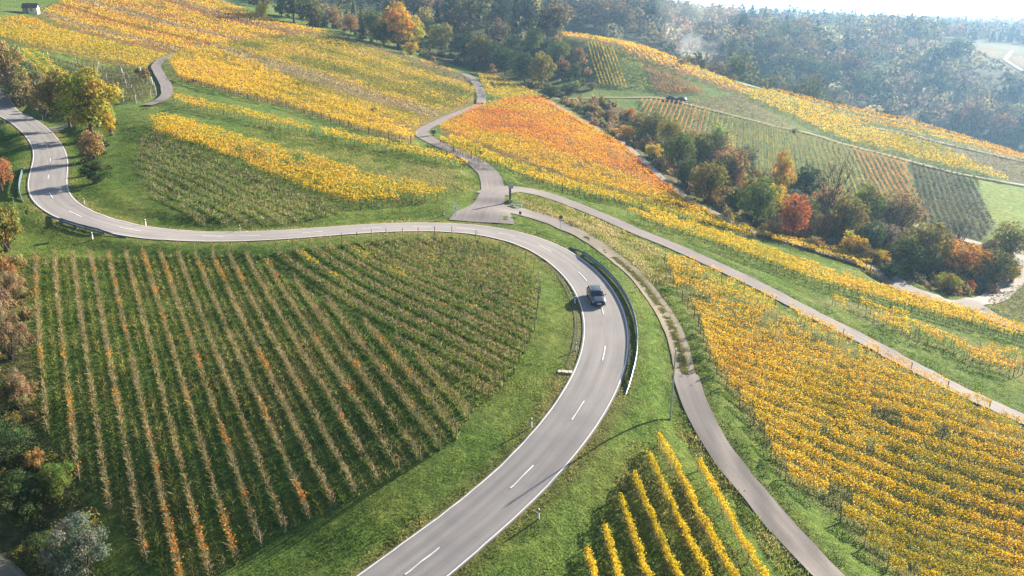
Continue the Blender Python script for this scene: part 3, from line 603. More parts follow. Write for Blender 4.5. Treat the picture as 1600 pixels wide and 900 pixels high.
field('right_gold', ((1240,640),(1600,760)), 2.3, 'golden vine row in the large field at right', 'the field track', 'golden vine rows in the large right-hand field',
   leaf=lambda k, n: [dict(pal=GOLD, half_w=0.21, hlo=0.6, hhi=2.0, dens=1.4 if k > n * 0.35 else 0.95, q0=0.46 if k > n * 0.35 else 0.56, qr=0.14, gap=-0.72 if k > n * 0.35 else -0.5, clump=0.45, min_side=0.135)], pstep=6.0, flip=True)
def bent_rows(px, n, spacing, what, ref, group, leaf, **kw):
    C_ = smooth(resample(H(dense(px)), 2.0), 10); t, nn = normals(C_)
    for k in range(n):
        a, b_ = int(RNG.integers(0, 4)), len(C_) - int(RNG.integers(0, 4)); Q = (C_ + nn * (-(k - (n - 1) / 2) * spacing))[a:b_]
        vine_row(Q[0], Q, f'{what}, {ordinal(k + 1)} from {ref}', group, leaf=leaf, seed=600 + k + len(what) * 7, **kw)
bent_rows([(692,214),(740,242),(800,267),(860,288),(925,308),(1000,324),(1075,345),(1140,362),(1200,378),(1300,402),(1392,438)], 4, 1.9, 'yellow vine row in the strip below the orange vineyard', 'the orange side', 'yellow vine rows along the field track', [dict(pal=GOLD, q0=0.42)], post='far', pstep=8)
bent_rows([(990,337),(1050,358),(1125,381),(1200,411),(1320,454),(1450,486),(1600,528),(1650,545)], 5, 2.0, 'yellow vine row on dark trunks beside the field track', 'the valley side', 'yellow vine rows on the field track bank', [dict(pal=GOLD, q0=0.52, hlo=0.9, hhi=1.95, half_w=0.28, dens=1.2)], post='wood', pstep=6)
bent_rows([(1315,474),(1400,512),(1500,556),(1640,592)], 4, 2.2, 'sparse orange vine row on grass above the field track', 'its upper side', 'sparse vine rows above the field track', [dict(pal=GOLD, q0=0.62, hlo=0.9, hhi=1.95, half_w=0.3, dens=1.0, gap=-0.5)], post='wood', pstep=6)
bent_rows([(284,125),(350,144),(450,169),(560,204),(642,225)], 1, 2.0, 'yellow vine row on dark posts edging the hillside vineyard', 'below', 'edge row of the hillside vineyard', [dict(pal=GOLD, q0=0.5, hlo=1.0, hhi=1.9)], post='far', pstep=3.2)
D_BS = None
field('orange', ((800,245),(1000,311)), 2.0, 'orange vine row in the red-orange vineyard wedge', 'the upper edge', 'orange vine rows in the wedge above the junction',
   leaf=lambda k, n: [dict(pal=ORNG, q0=0.30 if k > n * 0.78 or k in (9, 10, 16) else 0.66, qn=0.36, half_w=0.24)], post=None, trunk=False, flip=True)
field('wedge', ((770,125),(840,152)), 2.2, 'yellow vine row in the small wedge by the dark wood', 'the wood', 'yellow vine rows in the small wedge', leaf=[dict(pal=GOLDG, q0=0.6)], post=None, trunk=False, flip=True)
field('gold_block', ((237,196),(700,309)), 1.9, 'deep golden vine row above the bare slope', 'the grass bank', 'deep golden vine rows above the main road', leaf=[dict(pal=GOLD, q0=0.52, hhi=2.0, half_w=0.4, dens=1.15)], post='wood', pstep=7, flip=True)
D_BS, R_BS = field('bare_slope', ((250,215),(545,326)), 2.2, 'bare vine row on the grassy slope above the main road', 'the golden rows', 'bare vine rows on the grassy slope', leaf=[dict(pal=BARE, dens=0.05, hlo=0.3, hhi=1.0)], cane=dict(pal=BARE, dens=0.08), post='wood', pstep=5, flip=True)
field('bank_strip', ((340,174),(650,243)), 2.2, 'yellow-orange vine row along the grass bank', 'the hill', 'vine rows along the grass bank', leaf=[dict(pal=GOLD, q0=0.55, hhi=1.9)], post='wood', pstep=6, flip=True)
for k_, (a, b_) in enumerate([((20,84),(92,140)),((36,84),(100,137)),((54,86),(107,126))]):
    q = H([a, b_]); vine_row(q[0], q[1], f'yellow vine row running down to the roadside bushes, {ordinal(k_ + 1)} from the left', 'three yellow vine rows above the roadside bushes', leaf=[dict(pal=GOLD, q0=0.45, hhi=2.0, half_w=0.4, dens=1.2)], post=None, trunk=False, seed=500 + k_)
field('bare_left', ((90,100),(235,125)), 3.0, 'bare vine row with pale posts beside the upper track', 'the yellow vineyard', 'bare vine rows by the upper track', leaf=[dict(pal=GREY, dens=0.15, hlo=0.3, hhi=1.2)], cane=dict(pal=GREY, dens=0.4), post='pale', pstep=7, flip=True)
field('stripe_gold', ((918,68),(938,135)), 1.35, 'golden vine row on the green striped plot across the valley', 'the bushes', 'golden stripes across the valley', leaf=[dict(pal=GOLDG, q0=0.55, half_w=0.12, hlo=0.4, hhi=1.2, dens=0.75)], post=None, trunk=False)
field('stripe_green', ((960,74),(1001,140)), 1.3, 'thin green-yellow vine row on the middle striped plot', 'the golden stripes', 'green stripes across the valley', leaf=[dict(pal=GOLDG, q0=0.15, dens=0.22, half_w=0.12, hlo=0.4, hhi=1.1)], post=None, trunk=False)
field('stripe_rust', ((1006,101),(1030,145)), 1.4, 'rust-brown vine row on the triangular striped plot', 'the green plot', 'rusty stripes across the valley', leaf=[dict(pal=RUST, q0=0.5, half_w=0.14, hlo=0.4, hhi=1.2, dens=0.5)], post=None, trunk=False)
field('slope_rows', ((1336,229),(1379,317)), 1.6, 'vine row on the slope behind the tree belt', 'its left end', 'vine rows on the broad slope behind the tree belt',
   leaf=lambda k, n: [dict(pal=[(0.44,0.30,0.14),(0.54,0.31,0.11),(0.48,0.24,0.09)] if k < n * 0.27 or k > n * 0.80 else [(0.18,0.18,0.07),(0.36,0.32,0.12),(0.52,0.42,0.13)], q0=0.5, dens=0.9 if k > n * 0.8 else 0.75, half_w=0.09, hlo=0.4, hhi=1.25, gap=-0.9)], post=None, trunk=False)
field('slope_bare', ((1100,156),(1135,174)), 1.7, 'bare grey vine row on the small plot above the terrace track', 'below', 'bare grey rows above the terrace track', leaf=[dict(pal=GREY, dens=0.35, hlo=0.4, hhi=1.4)], post=None, trunk=False)
field_stuff('hill_low', ((300,112),(640,218)), 2.0, 'golden_vineyard', 'golden vineyard on the hillside just above the grass bank', 'vineyard', leaf=lambda k, n: [dict(pal=GOLD, q0=0.42 + 0.12 * math.sin(k * 1.9))])
field_stuff('hill_mid', ((420,70),(730,165)), 2.0, 'mottled_vineyard', 'mottled yellow and olive vineyard filling the middle of the hillside', 'vineyard', leaf=lambda k, n: [dict(pal=BARE if 0.16 < k / n < 0.30 else GOLDG, q0=0.42 + 0.25 * math.sin(k * 0.55) + 0.1 * math.sin(k * 2.3), qn=0.5, dens=0.6 if 0.16 < k / n < 0.30 else 0.95)])
field_stuff('hill_ridge', ((520,56),(735,134)), 2.0, 'ridge_vineyard', 'brownish bare vineyard strip along the hill ridge', 'vineyard', leaf=lambda k, n: [dict(pal=ORNG if k > n - 3 else GREY, dens=0.7, hlo=0.4, hhi=1.6)])
field_stuff('hill_top', ((100,32),(280,80)), 2.0, 'hilltop_vineyard', 'yellow and brown banded vineyard on the hilltop by the hut', 'vineyard', leaf=lambda k, n: [dict(pal=BARE if k % 17 in (3, 4, 5) else RUST if k % 23 in (12, 13) else GOLD, q0=0.58 + 0.22 * math.sin(k * 0.8), dens=0.6 if k % 17 in (3, 4, 5) else 0.9)])
field_stuff('hill_left', ((0,42),(240,101)), 2.0, 'lemon_vineyard', 'lemon yellow vineyard left of the upper track', 'vineyard', leaf=lambda k, n: [dict(pal=GOLDG if k < n * 0.75 else ORNG, q0=0.62 if k < n * 0.75 else 0.4, dens=1.0)])
field_stuff('crest', ((900,57),(1150,138)), 2.2, 'crest_vineyard', 'golden vineyard band along the crest across the valley', 'vineyard', leaf=lambda k, n: [dict(pal=ORNG if k > n * 0.8 else GOLD, q0=0.5 + 0.2 * math.sin(k), dens=0.9)])
field_stuff('crest_mid', ((1160,146),(1350,202)), 2.2, 'terraced_vineyard', 'golden vineyard above the terrace track, right of the grey plot', 'vineyard', leaf=[dict(pal=GOLD, q0=0.55, dens=0.9)])
field_stuff('crest_right', ((1200,142),(1540,228)), 2.4, 'skyline_vineyard', 'pale orange vineyard thinning out along the right crest', 'vineyard', leaf=lambda k, n: [dict(pal=ORNG if k % 5 else GREY, q0=0.35, dens=0.8)])
field_stuff('terrace_gold', ((1320,215),(1560,284)), 2.2, 'yellow_vineyard', 'bright yellow vineyard wedge right above the terrace track', 'vineyard', leaf=[dict(pal=GOLD, q0=0.40, dens=1.0)])
field_stuff('terrace_grey', ((1380,208),(1600,268)), 2.4, 'grey_vineyard', 'grey-green nearly bare vineyard at the right edge', 'vineyard', leaf=[dict(pal=GREY + [(0.3,0.25,0.05)], q0=0.5, dens=0.45)])
field_stuff('slope_dark', ((1425,256),(1441,330)), 1.5, 'dark_vineyard', 'dark green leafless vineyard plot beside the green meadow', 'vineyard', leaf=[dict(pal=[(0.05,0.07,0.03),(0.09,0.10,0.045),(0.14,0.11,0.06)], q0=0.5, dens=0.55, hlo=0.2, hhi=1.2)])
field_stuff('corner_bare', ((1545,480),(1640,500)), 2.2, 'roadside_vineyard', 'bare bushy vineyard corner inside the valley road fork', 'vineyard', leaf=[dict(pal=[(0.08,0.09,0.035),(0.16,0.14,0.06),(0.25,0.2,0.08)], q0=0.5, dens=0.45, hlo=0.2, hhi=1.3)])
# ---------------------------------------------------------------- trees: a few grown shapes of unit height and width, copied and scaled
def rot_dir(a, e): return Vector((math.cos(a) * math.cos(e), math.sin(a) * math.cos(e), math.sin(e)))
def tree_shape(kind, seed, nleaf, half):
    """unit tree -> (trunk mesh, crown mesh)"""
    rnd = random.Random(seed); rg = np.random.default_rng(seed); tr = MB(); lobes = []
    if kind == 'conifer':
        tr.tube([(0, 0, -0.03), (0.005, 0, 0.5), (0, 0, 0.97)], [0.03, 0.018, 0.004], 6)
        n = nleaf; z = 0.08 + 0.92 * (1 - np.sqrt(rg.random(n))); R = 0.48 * (1 - z) ** 0.85 * (0.75 + 0.25 * np.sin(z * 60)) + 0.01
        a = rg.uniform(0, 6.283, n); r = R * np.sqrt(rg.uniform(0.35, 1, n)) * (1 + 0.25 * np.sin(a * 5 + z * 9))
        Pn = np.stack([np.cos(a) * r, np.sin(a) * r, z - 0.12 * r], 1); nr = np.stack([np.cos(a), np.sin(a), np.full(n, 0.9)], 1)
        V, F = quads_at(Pn, half * rg.uniform(0.7, 1.3, n), nr, 0.5, 0.55); C = np.repeat(rg.uniform(0.65, 1.3, n), 4)[:, None] * np.ones(3)
        return tr.mesh('trunk', M_BARK), mk_mesh('crown', V, F, M_TREE, C)
    nl = {'round': 22, 'oval': 18, 'bush': 15, 'spread': 24, 'bare': 16, 'hedge': 18}[kind]
    c0, rx, rz = {'round': (0.54, 0.37, 0.36), 'oval': (0.53, 0.31, 0.40), 'bush': (0.44, 0.36, 0.34), 'spread': (0.57, 0.38, 0.31), 'bare': (0.56, 0.36, 0.34), 'hedge': (0.42, 0.36, 0.30)}[kind]
    for k in range(nl):
        a = k * 2.399 + rnd.uniform(-0.4, 0.4); zz = 1 - 2 * (k + 0.5) / nl; rr = math.sqrt(1 - zz * zz); q = rnd.uniform(0.72, 1.06)
        lobes.append((Vector((math.cos(a) * rr * rx * q, math.sin(a) * rr * rx * q, c0 + zz * rz * q)), rnd.uniform(0.10, 0.175)))
    lobes += [(Vector((rnd.uniform(-.1, .1), rnd.uniform(-.1, .1), c0 + rnd.uniform(-.08, .12))), 0.19) for _ in range(3)]
    stems = 1 if kind in ('round', 'oval', 'spread') else 4
    fork = {'round': 0.24, 'oval': 0.2, 'spread': 0.22}.get(kind, 0.06); lean = Vector((rnd.uniform(-.03, .03), rnd.uniform(-.03, .03), fork))
    if stems == 1: tr.tube([(0, 0, -0.04), (lean.x * 0.4, lean.y * 0.4, fork * 0.5), lean], [0.036, 0.028, 0.023], 7)
    for i, (c, r) in enumerate(lobes):
        b0 = lean if stems == 1 else Vector((rnd.uniform(-.08, .08), rnd.uniform(-.08, .08), -0.03)); m1 = b0.lerp(c, 0.5) + Vector((rnd.uniform(-.04, .04), rnd.uniform(-.04, .04), 0.03))
        tr.tube([b0, m1, c], [0.014, 0.009, 0.003], 5)
        for _ in range(2 if kind != 'bare' else 7):
            e = c + rot_dir(rnd.uniform(0, 6.28), rnd.uniform(-0.4, 1.2)) * r * rnd.uniform(0.8, 1.35); tr.tube([m1.lerp(c, 0.6), e], [0.005, 0.0015], 3, False)
    per = [max(6, int(nleaf * r * r / sum(q * q for _, q in lobes))) for _, r in lobes]; Ps, Ns, Cs = [], [], []
    for (c, r), n in zip(lobes, per):
        d = rg.normal(size=(n, 3)); d /= np.linalg.norm(d, axis=1)[:, None]; d[:, 2] = np.where(d[:, 2] < -0.5, -d[:, 2], d[:, 2])
        rad = r * (rg.uniform(0.35, 1.0, n) ** 0.5) * (1 + 0.28 * np.sin(d[:, 0] * 7 + c.x * 40) * np.sin(d[:, 1] * 8 + c.y * 30 + d[:, 2] * 5)); rad *= np.where(rg.random(n) < 0.08, 1.25, 1.0)
        Ps.append(np.array(c) + d * rad[:, None] * np.array([1.05, 1.05, 0.95])); Ns.append(d); Cs.append(np.outer(rg.uniform(0.72, 1.22, n), np.array([1, 1, 1]) * (1 + np.array([rnd.uniform(-.16, .16), rnd.uniform(-.12, .12), rnd.uniform(-.1, .1)]))))
    Pn, Nn, C = np.concatenate(Ps), np.concatenate(Ns), np.concatenate(Cs)
    V, F = quads_at(Pn, half * rg.uniform(0.6, 1.3, len(Pn)), Nn, 0.62, 0.75)
    return tr.mesh('trunk', M_BARK), mk_mesh('crown', V, F, M_TREE, np.repeat(C, 4, 0))
SH = {}
for kd, cnt in (('round', 4), ('oval', 3), ('bush', 4), ('spread', 2), ('conifer', 2), ('hedge', 2)):
    for q in range(cnt):
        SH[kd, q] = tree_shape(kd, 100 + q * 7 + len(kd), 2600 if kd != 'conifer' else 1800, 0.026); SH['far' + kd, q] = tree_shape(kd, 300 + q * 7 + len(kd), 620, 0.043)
for q in range(2): SH['bare', q] = tree_shape('bare', 900 + q, 700, 0.014)
for q in range(2): SH['dense', q] = tree_shape('round', 970 + q * 3, 6500, 0.021)
BIG = {q: tree_shape('bush', 950 + q, 9000, 0.013) for q in range(3)}
COLS = {k: tuple(1.6 * x for x in v) for k, v in {'olive': (0.165,0.135,0.038), 'green': (0.105,0.115,0.03), 'dark': (0.048,0.062,0.026), 'yellow': (0.36,0.26,0.035), 'gold': (0.40,0.25,0.03), 'orange': (0.36,0.16,0.035), 'red': (0.36,0.115,0.04),
        'brown': (0.20,0.13,0.06), 'pale': (0.22,0.215,0.09), 'rust': (0.24,0.12,0.05), 'grey': (0.125,0.115,0.08), 'lime': (0.23,0.19,0.03), 'pine': (0.028,0.045,0.028), 'silver': (0.10,0.105,0.075), 'tan': (0.205,0.155,0.075), 'pink': (0.19,0.125,0.075)}.items()}
NTREE = 0
def put_tree(name, kind, q, x, y, h, w, col, label, cat, group=None, sink=0.0):
    global NTREE
    NTREE += 1; z = float(gz(x, y)); e = empty(name, (x, y, z - sink), RNG.uniform(0, 6.28), label, cat, group); e.scale = (w, w, h)
    t, c = BIG[q] if kind == 'big' else SH[kind, q]
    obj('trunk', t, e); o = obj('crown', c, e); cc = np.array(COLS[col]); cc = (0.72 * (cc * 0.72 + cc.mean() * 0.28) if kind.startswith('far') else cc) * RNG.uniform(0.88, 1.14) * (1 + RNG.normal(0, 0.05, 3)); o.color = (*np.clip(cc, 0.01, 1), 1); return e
def px_tree(px, pyb, hpx, wpx, col, kind, label, name=None, group=None, q=None):
    p = H([(px, pyb)])[0]; r = np.array([p[0], p[1], float(gz(*p)) - CAMZ]); dep = r[1] * CP - r[2] * SP; k = dep / FPX
    if 940 < px < 1600 and 180 < pyb < 460 and hpx > 14 and col != 'red': hpx, wpx = hpx * 1.22, wpx * 1.28
    ang = math.atan2(-r[2], math.hypot(r[0], r[1])); h = max(0.8, (hpx * k - 0.25 * wpx * k * math.sin(ang)) / math.cos(ang)); w = wpx * k
    nm = name or {'conifer': 'conifer', 'bush': 'shrub', 'hedge': 'shrub', 'big': 'shrub', 'bare': 'bare_tree'}.get(kind, 'tree')
    n_ = 3 if kind == 'big' else max(i for (a, i) in SH if a == kind) + 1
    return put_tree(nm, kind, int(RNG.integers(n_)) if q is None else q, p[0], p[1], h, w, col, label, 'shrub' if nm == 'shrub' else 'tree', group)
for a in [  # (x, base y, height, width in photo pixels, colour, shape, label)
 (12,132,82,66,'brown','bush','tall olive-brown thicket at the left edge above the road'),
 (44,152,60,60,'grey','bush','grey-brown round bush at the left end of the roadside hedge'),
 (34,166,66,62,'tan','bush','pinkish tan shrub behind the dark road shoulder'),
 (76,182,62,58,'tan','bush','brown rounded shrub left of the big green roadside tree'),
 (58,150,40,24,'olive','oval','slim yellow-olive sapling among the roadside bushes'),
 (110,200,88,80,'olive','dense','yellow-brown tree left behind the big green roadside tree'),
 (144,212,104,100,'lime','dense','big yellow-green roadside tree at the field entrance'),
 (172,208,40,24,'gold','bush','small golden bush at the foot of the big roadside tree'),
 (147,248,54,48,'brown','bush','brown leafless-looking shrub beside the road curve'),
 (152,285,40,58,'dark','bush','dark green spreading bush above the road curve'),
 (228,128,26,18,'brown','bush','brown shrub beside the upper track bend'),
 (216,118,14,10,'dark','bush','tiny dark bush next to the brown track shrub'),
 (471,137,10,18,'dark','bush','low dark shrub in the middle of the hillside vineyard'),
 (585,182,18,13,'olive','bush','small rounded green shrub low on the hillside vineyard'),
 (540,165,8,20,'brown','bush','low brown shrub strip in the hillside vineyard'),
 (305,128,8,12,'tan','bush','small tan shrub beside the upper track'),
 (4,300,62,40,'rust','round','rusty red tree cut by the left edge beside the guard rail'),
 (12,392,92,64,'olive','bush','olive-yellow bush at the left edge below the guard rail'),
 (6,452,64,44,'rust','bush','orange-red bush at the left edge beside the bare rows'),
 (0,500,70,50,'pink','bush','dark pink shrub at the left edge beside the bare rows'),
 (24,470,60,50,'tan','big','straw-coloured brush clump left of the first bare row'),
 (18,560,90,64,'pink','big','pinkish straw brush clump halfway down the left edge'),
 (30,640,80,56,'tan','big','pale straw brush clump above the dark hedge'),
 (8,720,90,90,'dark','big','dark green hedge clump at the left edge'),  # dark clumps from here down carry the corner's deep shade in their colour
 (58,735,44,36,'rust','bush','rust-tinted grassy shrub above the dark hedge'),
 (40,810,90,100,'dark','big','deep green hedge clump above the silver bush'),
 (88,780,80,70,'green','big','mid-green hedge bush touching the bare rows'),
 (130,905,118,112,'silver','big','large grey-green round bush at the bottom left'),
 (70,890,80,80,'dark','big','dark bush left of the grey-green round bush'),
 (20,640,60,44,'green','bush','small green bush between the brush clumps'),
 # wood behind the left hill
 (410,30,26,24,'yellow','round','yellowish tree at the far left of the ridge wood'), (440,26,20,30,'green','round','low green orchard tree by the far meadow'), (472,36,28,17,'dark','oval','dark slim tree behind the hill ridge'),
 (492,42,32,34,'olive','round','olive tree right of the slim dark tree'), (520,44,34,40,'brown','round','brownish bushy tree behind the ridge'), (553,38,38,20,'pine','conifer','tall dark conifer of the ridge wood'),
 (566,64,50,22,'pine','conifer','dark conifer in front of the big golden tree'), (585,62,46,44,'green','round','dark green tree beside the conifers'), (548,52,30,34,'rust','round','reddish tree below the tall conifer'),
 (622,76,68,66,'gold','dense','big golden-olive tree towering over the ridge'), (648,80,56,40,'yellow','round','yellow tree right of the big golden tree'), (642,86,24,32,'gold','bush','low yellow shrub under the big golden tree'),
 (600,72,36,36,'dark','round','dark tree at the ridge left of the golden tree'), (690,84,48,50,'olive','round','olive-brown round tree right of the golden group'), (712,64,18,14,'gold','round','small bright yellow tree on the far meadow'),
 (725,96,46,46,'dark','round','dark tree at the ridge crest in the middle'), (748,104,50,44,'olive','round','olive tree left of the pale group'), (760,102,46,40,'pale','round','pale green tree in the ridge wood'),
 (776,96,30,22,'pale','oval','slim pale tree beside the pale group'), (790,118,44,50,'dark','round','dark tree over the yellow wedge'), (820,130,50,44,'dark','round','deep dark tree left of the olive crown'),
 (846,138,58,46,'olive','round','round olive-yellow tree left of the striped plots'), (880,118,32,30,'brown','bush','brownish bush beside the striped plots'), (872,96,34,40,'green','round','green tree above the brown bush'),
 (900,120,26,22,'green','bush','green bush at the edge of the golden stripes'), (905,100,30,26,'brown','bush','grey-brown bush left of the golden stripes'), (835,80,36,40,'green','round','mid-green tree on the far slope left of the crest'),
 (800,86,34,36,'pale','round','pale tree above the dark trees'), (760,52,24,20,'brown','bare','bare-branched tree on the far meadow'), (780,58,20,18,'dark','round','small dark tree on the far meadow'), (798,50,20,18,'olive','round','small olive tree at the top of the far meadow'),
 (668,56,30,34,'pale','round','greyish tree behind the golden group'), (730,60,20,22,'brown','round','brown orchard tree at the meadow edge'), (500,22,14,22,'dark','round','low dark orchard tree near the white shed'),
 (925,140,14,20,'brown','bush','brown scrub below the golden stripes'), (890,148,20,40,'dark','bush','dark scrub beside the terrace track'), (860,152,22,40,'dark','bush','dark scrub above the orange wedge'),
 # belt of trees in the gully
 (985,186,16,18,'orange','bush','orange bush top beside the grass ramp'), (976,217,22,30,'gold','bush','yellow-orange bush at the upper end of the tree belt'), (950,190,18,30,'brown','bush','brown scrub at the top of the gully'), (920,178,16,30,'dark','bush','dark scrub high in the gully'), (1000,205,26,30,'brown','bush','rusty scrub beside the yellow-orange bush'),
 (1020,222,40,44,'olive','round','olive tree at the upper end of the tree belt'), (1045,236,44,36,'lime','round','yellow-green tree behind the olive one'), (1020,250,26,26,'gold','bush','small golden bush at the orchard track'), (1060,266,52,44,'green','round','dark green tree in the upper belt'),
 (1088,262,46,40,'olive','round','olive tree in the upper middle of the belt'), (1120,262,58,44,'pale','oval','pale green tall tree in front of the slope rows'), (1105,318,58,62,'olive','round','large olive tree leaning over the orchard track'), (1138,300,58,50,'brown','round','brown-olive tree in the middle of the belt'),
 (1160,282,48,44,'grey','round','grey-green tree at the back of the belt'), (1182,356,68,56,'green','round','round green tree left of the red tree'), (1196,312,46,40,'tan','bare','thin tan tree behind the green one'), (1218,318,70,34,'gold','oval','orange-yellow slim tree behind the red tree'),
 (1238,374,78,64,'red','oval','bright red maple-like tree in the tree belt'), (1206,372,30,28,'rust','bush','rusty bush at the foot of the red tree'), (1258,318,52,44,'dark','round','dark green tree right behind the red one'), (1296,352,100,60,'tan','bare','tall brown half-bare tree right of the red tree'),
 (1284,376,44,40,'brown','bush','brown bush right of the red tree'), (1322,382,68,54,'olive','round','olive tree below the half-bare tree'), (1328,404,42,38,'yellow','bush','yellow-green bush at the front of the belt'), (1352,362,64,50,'green','round','dark green tree with a rounded top'), (1358,318,22,30,'orange','bush','orange tree top on the dark green tree'),
 (1380,400,50,50,'grey','bush','grey bush in the lower belt'), (1408,372,62,60,'brown','round','broad brown-orange tree before the rusty rows'), (1440,428,72,70,'olive','round','big olive tree at the lower end of the belt'), (1412,430,54,50,'green','round','green tree left of the big olive one'), (1494,384,44,46,'grey','bare','grey leafless tree by the thicket track'),
 (1496,434,54,76,'orange','spread','orange spreading tree near the valley road'), (1480,456,32,36,'lime','bush','yellow-green bush at the valley road verge'), (1512,456,24,26,'red','bush','dark red bush at the valley road verge'), (1531,452,24,24,'grey','bush','grey bush at the valley road verge'), (1552,444,50,58,'green','round','dark green rounded tree at the valley road bend'),
 (1572,410,54,52,'olive','round','olive-grey tree above the valley road bend'), (1580,440,30,22,'gold','bush','narrow yellow bush hugging the valley road'), (1540,420,40,40,'brown','round','brown tree behind the dark green one'), (1370,410,24,34,'gold','bush','orange-yellow low bush at the orchard track end'), (1460,400,44,40,'brown','round','brown tree between olive and orange trees'),
 (1268,392,24,30,'brown','bush','low brown bush in front of the red tree'), (1150,330,40,40,'dark','bush','dark bush behind the orchard track'), (1072,292,40,36,'dark','bush','dark bush low in the upper belt'), (1390,436,26,30,'dark','bush','dark bush in the shade of the belt'), (1345,410,30,30,'brown','bush','brown bush beside the yellow-green one'),
 (1242,206,6,18,'brown','bush','low brown scrub at the terrace track'), (1305,170,10,12,'pale','bush','small pale bush on the crest'), (1145,128,14,18,'olive','bush','olive bush on the crest'), (1065,104,14,16,'brown','bush','brown bush on the crest skyline'),
 ]: px_tree(*a)
Q = poly([(1000,200),(1080,230),(1150,262),(1220,305),(1330,345),(1440,372),(1520,392),(1560,430),(1500,440),(1400,425),(1300,392),(1200,355),(1120,318),(1050,270)]); rg = np.random.default_rng(77); k_ = 0
while k_ < 34:
    x, y = rg.uniform(Q[:, 0].min(), Q[:, 0].max()), rg.uniform(Q[:, 1].min(), Q[:, 1].max())
    if not inpoly(np.array([x]), np.array([y]), Q)[0]: continue
    k_ += 1; c = ['olive','brown','green','tan','grey','olive','rust','dark','gold'][int(rg.integers(9))]; kd = ['round','bush','oval','round'][int(rg.integers(4))]; hh = rg.uniform(4.0, 8.5) * (0.6 if kd == 'bush' else 1)
    put_tree('shrub' if kd == 'bush' else 'tree', kd, int(rg.integers(3)), x, y, hh, hh * rg.uniform(0.85, 1.2) * (1.3 if kd == 'bush' else 1), c, f'{c} {"bush" if kd == "bush" else "tree"} half hidden inside the tree belt of the gully', 'shrub' if kd == 'bush' else 'tree', f'{c} {"bushes" if kd == "bush" else "trees"} inside the gully belt')
# ---------------------------------------------------------------- the wooded slopes beyond the valley
def visible_px(x, y, z):
    r = np.array([x, y, z - CAMZ]); dep = r[1] * CP - r[2] * SP
    return 800 + FPX * r[0] / dep, 450 - FPX * (r[2] * CP + r[1] * SP) / dep, dep
clear = [poly(q) for q in ([(1205,36),(1312,40),(1310,56),(1212,58)], [(1374,100),(1393,98),(1393,119),(1370,115)], [(1465,60),(1600,70),(1700,85),(1700,130),(1540,110),(1480,88)], [(735,52),(805,56),(805,74),(730,70)], [(870,112),(915,112),(915,132),(872,132)], [(410,6),(540,10),(620,18),(580,34),(430,24)],
         [(1085,45),(1110,40),(1112,60),(1088,66)], [(925,52),(950,40),(975,40),(940,58)], [(1300,92),(1330,78),(1350,80),(1310,100)])] + [FXY[k] for k in ('crest','crest_right','crest_mid','stripe_gold','stripe_green','hill_ridge','hill_top','hill_mid')]
cand = []; rg = np.random.default_rng(5)
xx, yy = np.meshgrid(np.arange(-330, 900, 12.0), np.arange(330, 1400, 12.0)); jx = xx + rg.uniform(-5, 5, xx.shape); jy = yy + rg.uniform(-5, 5, yy.shape)
ok = np.ones(xx.shape, bool)
for Q in clear: ok &= ~inpoly(jx, jy, Q)
FX, FY = jx[ok], jy[ok]; FZ = gz(FX, FY); ddx = FX; dep = FY * CP - (FZ - CAMZ) * SP
ux = 800 + FPX * FX / dep; uy = 450 - FPX * ((FZ - CAMZ) * CP + FY * SP) / dep
# seen over the nearer ground: the tree top clears every crest between it and the eye
def top_seen(x, y, z):
    f = np.linspace(0.15, 0.97, 60); return ((CAMZ + (z[:, None] - CAMZ) * f - gz(x[:, None] * f, y[:, None] * f)) > 0).all(1)
h_ = rg.uniform(9, 21, len(FX)) * (0.85 + 0.3 * (vnoise(FX / 60, FY / 60, 21) > 0)) * np.where(FY > 800, 0.8, 1); band = (ux > 395) & (ux < 1660) & (uy > -8) & (uy < 230); band &= ~((ux < 760) & (FY < 375 + 0.0 * FX)); band &= (FY > 372) | (FX > 250)
# behind the crest line of the opposite vineyard slope only
sel = band & top_seen(FX, FY, FZ + h_); dens = 0.78 + 0.3 * vnoise(FX / 45, FY / 45, 22); meadowy = (ux < 860) & (uy > 22) & (FY < 480); sel &= rg.random(len(FX)) < np.where(meadowy, 0.28, np.where(FY > 900, 0.7, dens))
FX, FY, FZ, h_, ux, uy, dep = (a[sel] for a in (FX, FY, FZ, h_, ux, uy, dep))
kinds = rg.choice(['farround', 'faroval', 'farspread', 'farconifer', 'farbush'], len(FX), p=[0.48, 0.24, 0.12, 0.08, 0.08]); kinds = np.where((FY > 820) & (rg.random(len(FX)) < 0.55), 'farconifer', kinds)
cn = np.array(['olive','green','dark','brown','pale','rust','yellow','tan']); cidx = rg.choice(8, len(FX), p=[0.27, 0.18, 0.16, 0.16, 0.09, 0.05, 0.04, 0.05]); tcol = np.where(kinds == 'farconifer', 'pine', cn[cidx])
size = h_ / dep; order = np.argsort(-size); NIND = 175
WORD = {'olive': 'olive', 'green': 'green', 'dark': 'dark green', 'brown': 'brown', 'pale': 'pale green', 'rust': 'reddish', 'yellow': 'yellow', 'tan': 'tan', 'pine': 'dark needle'}
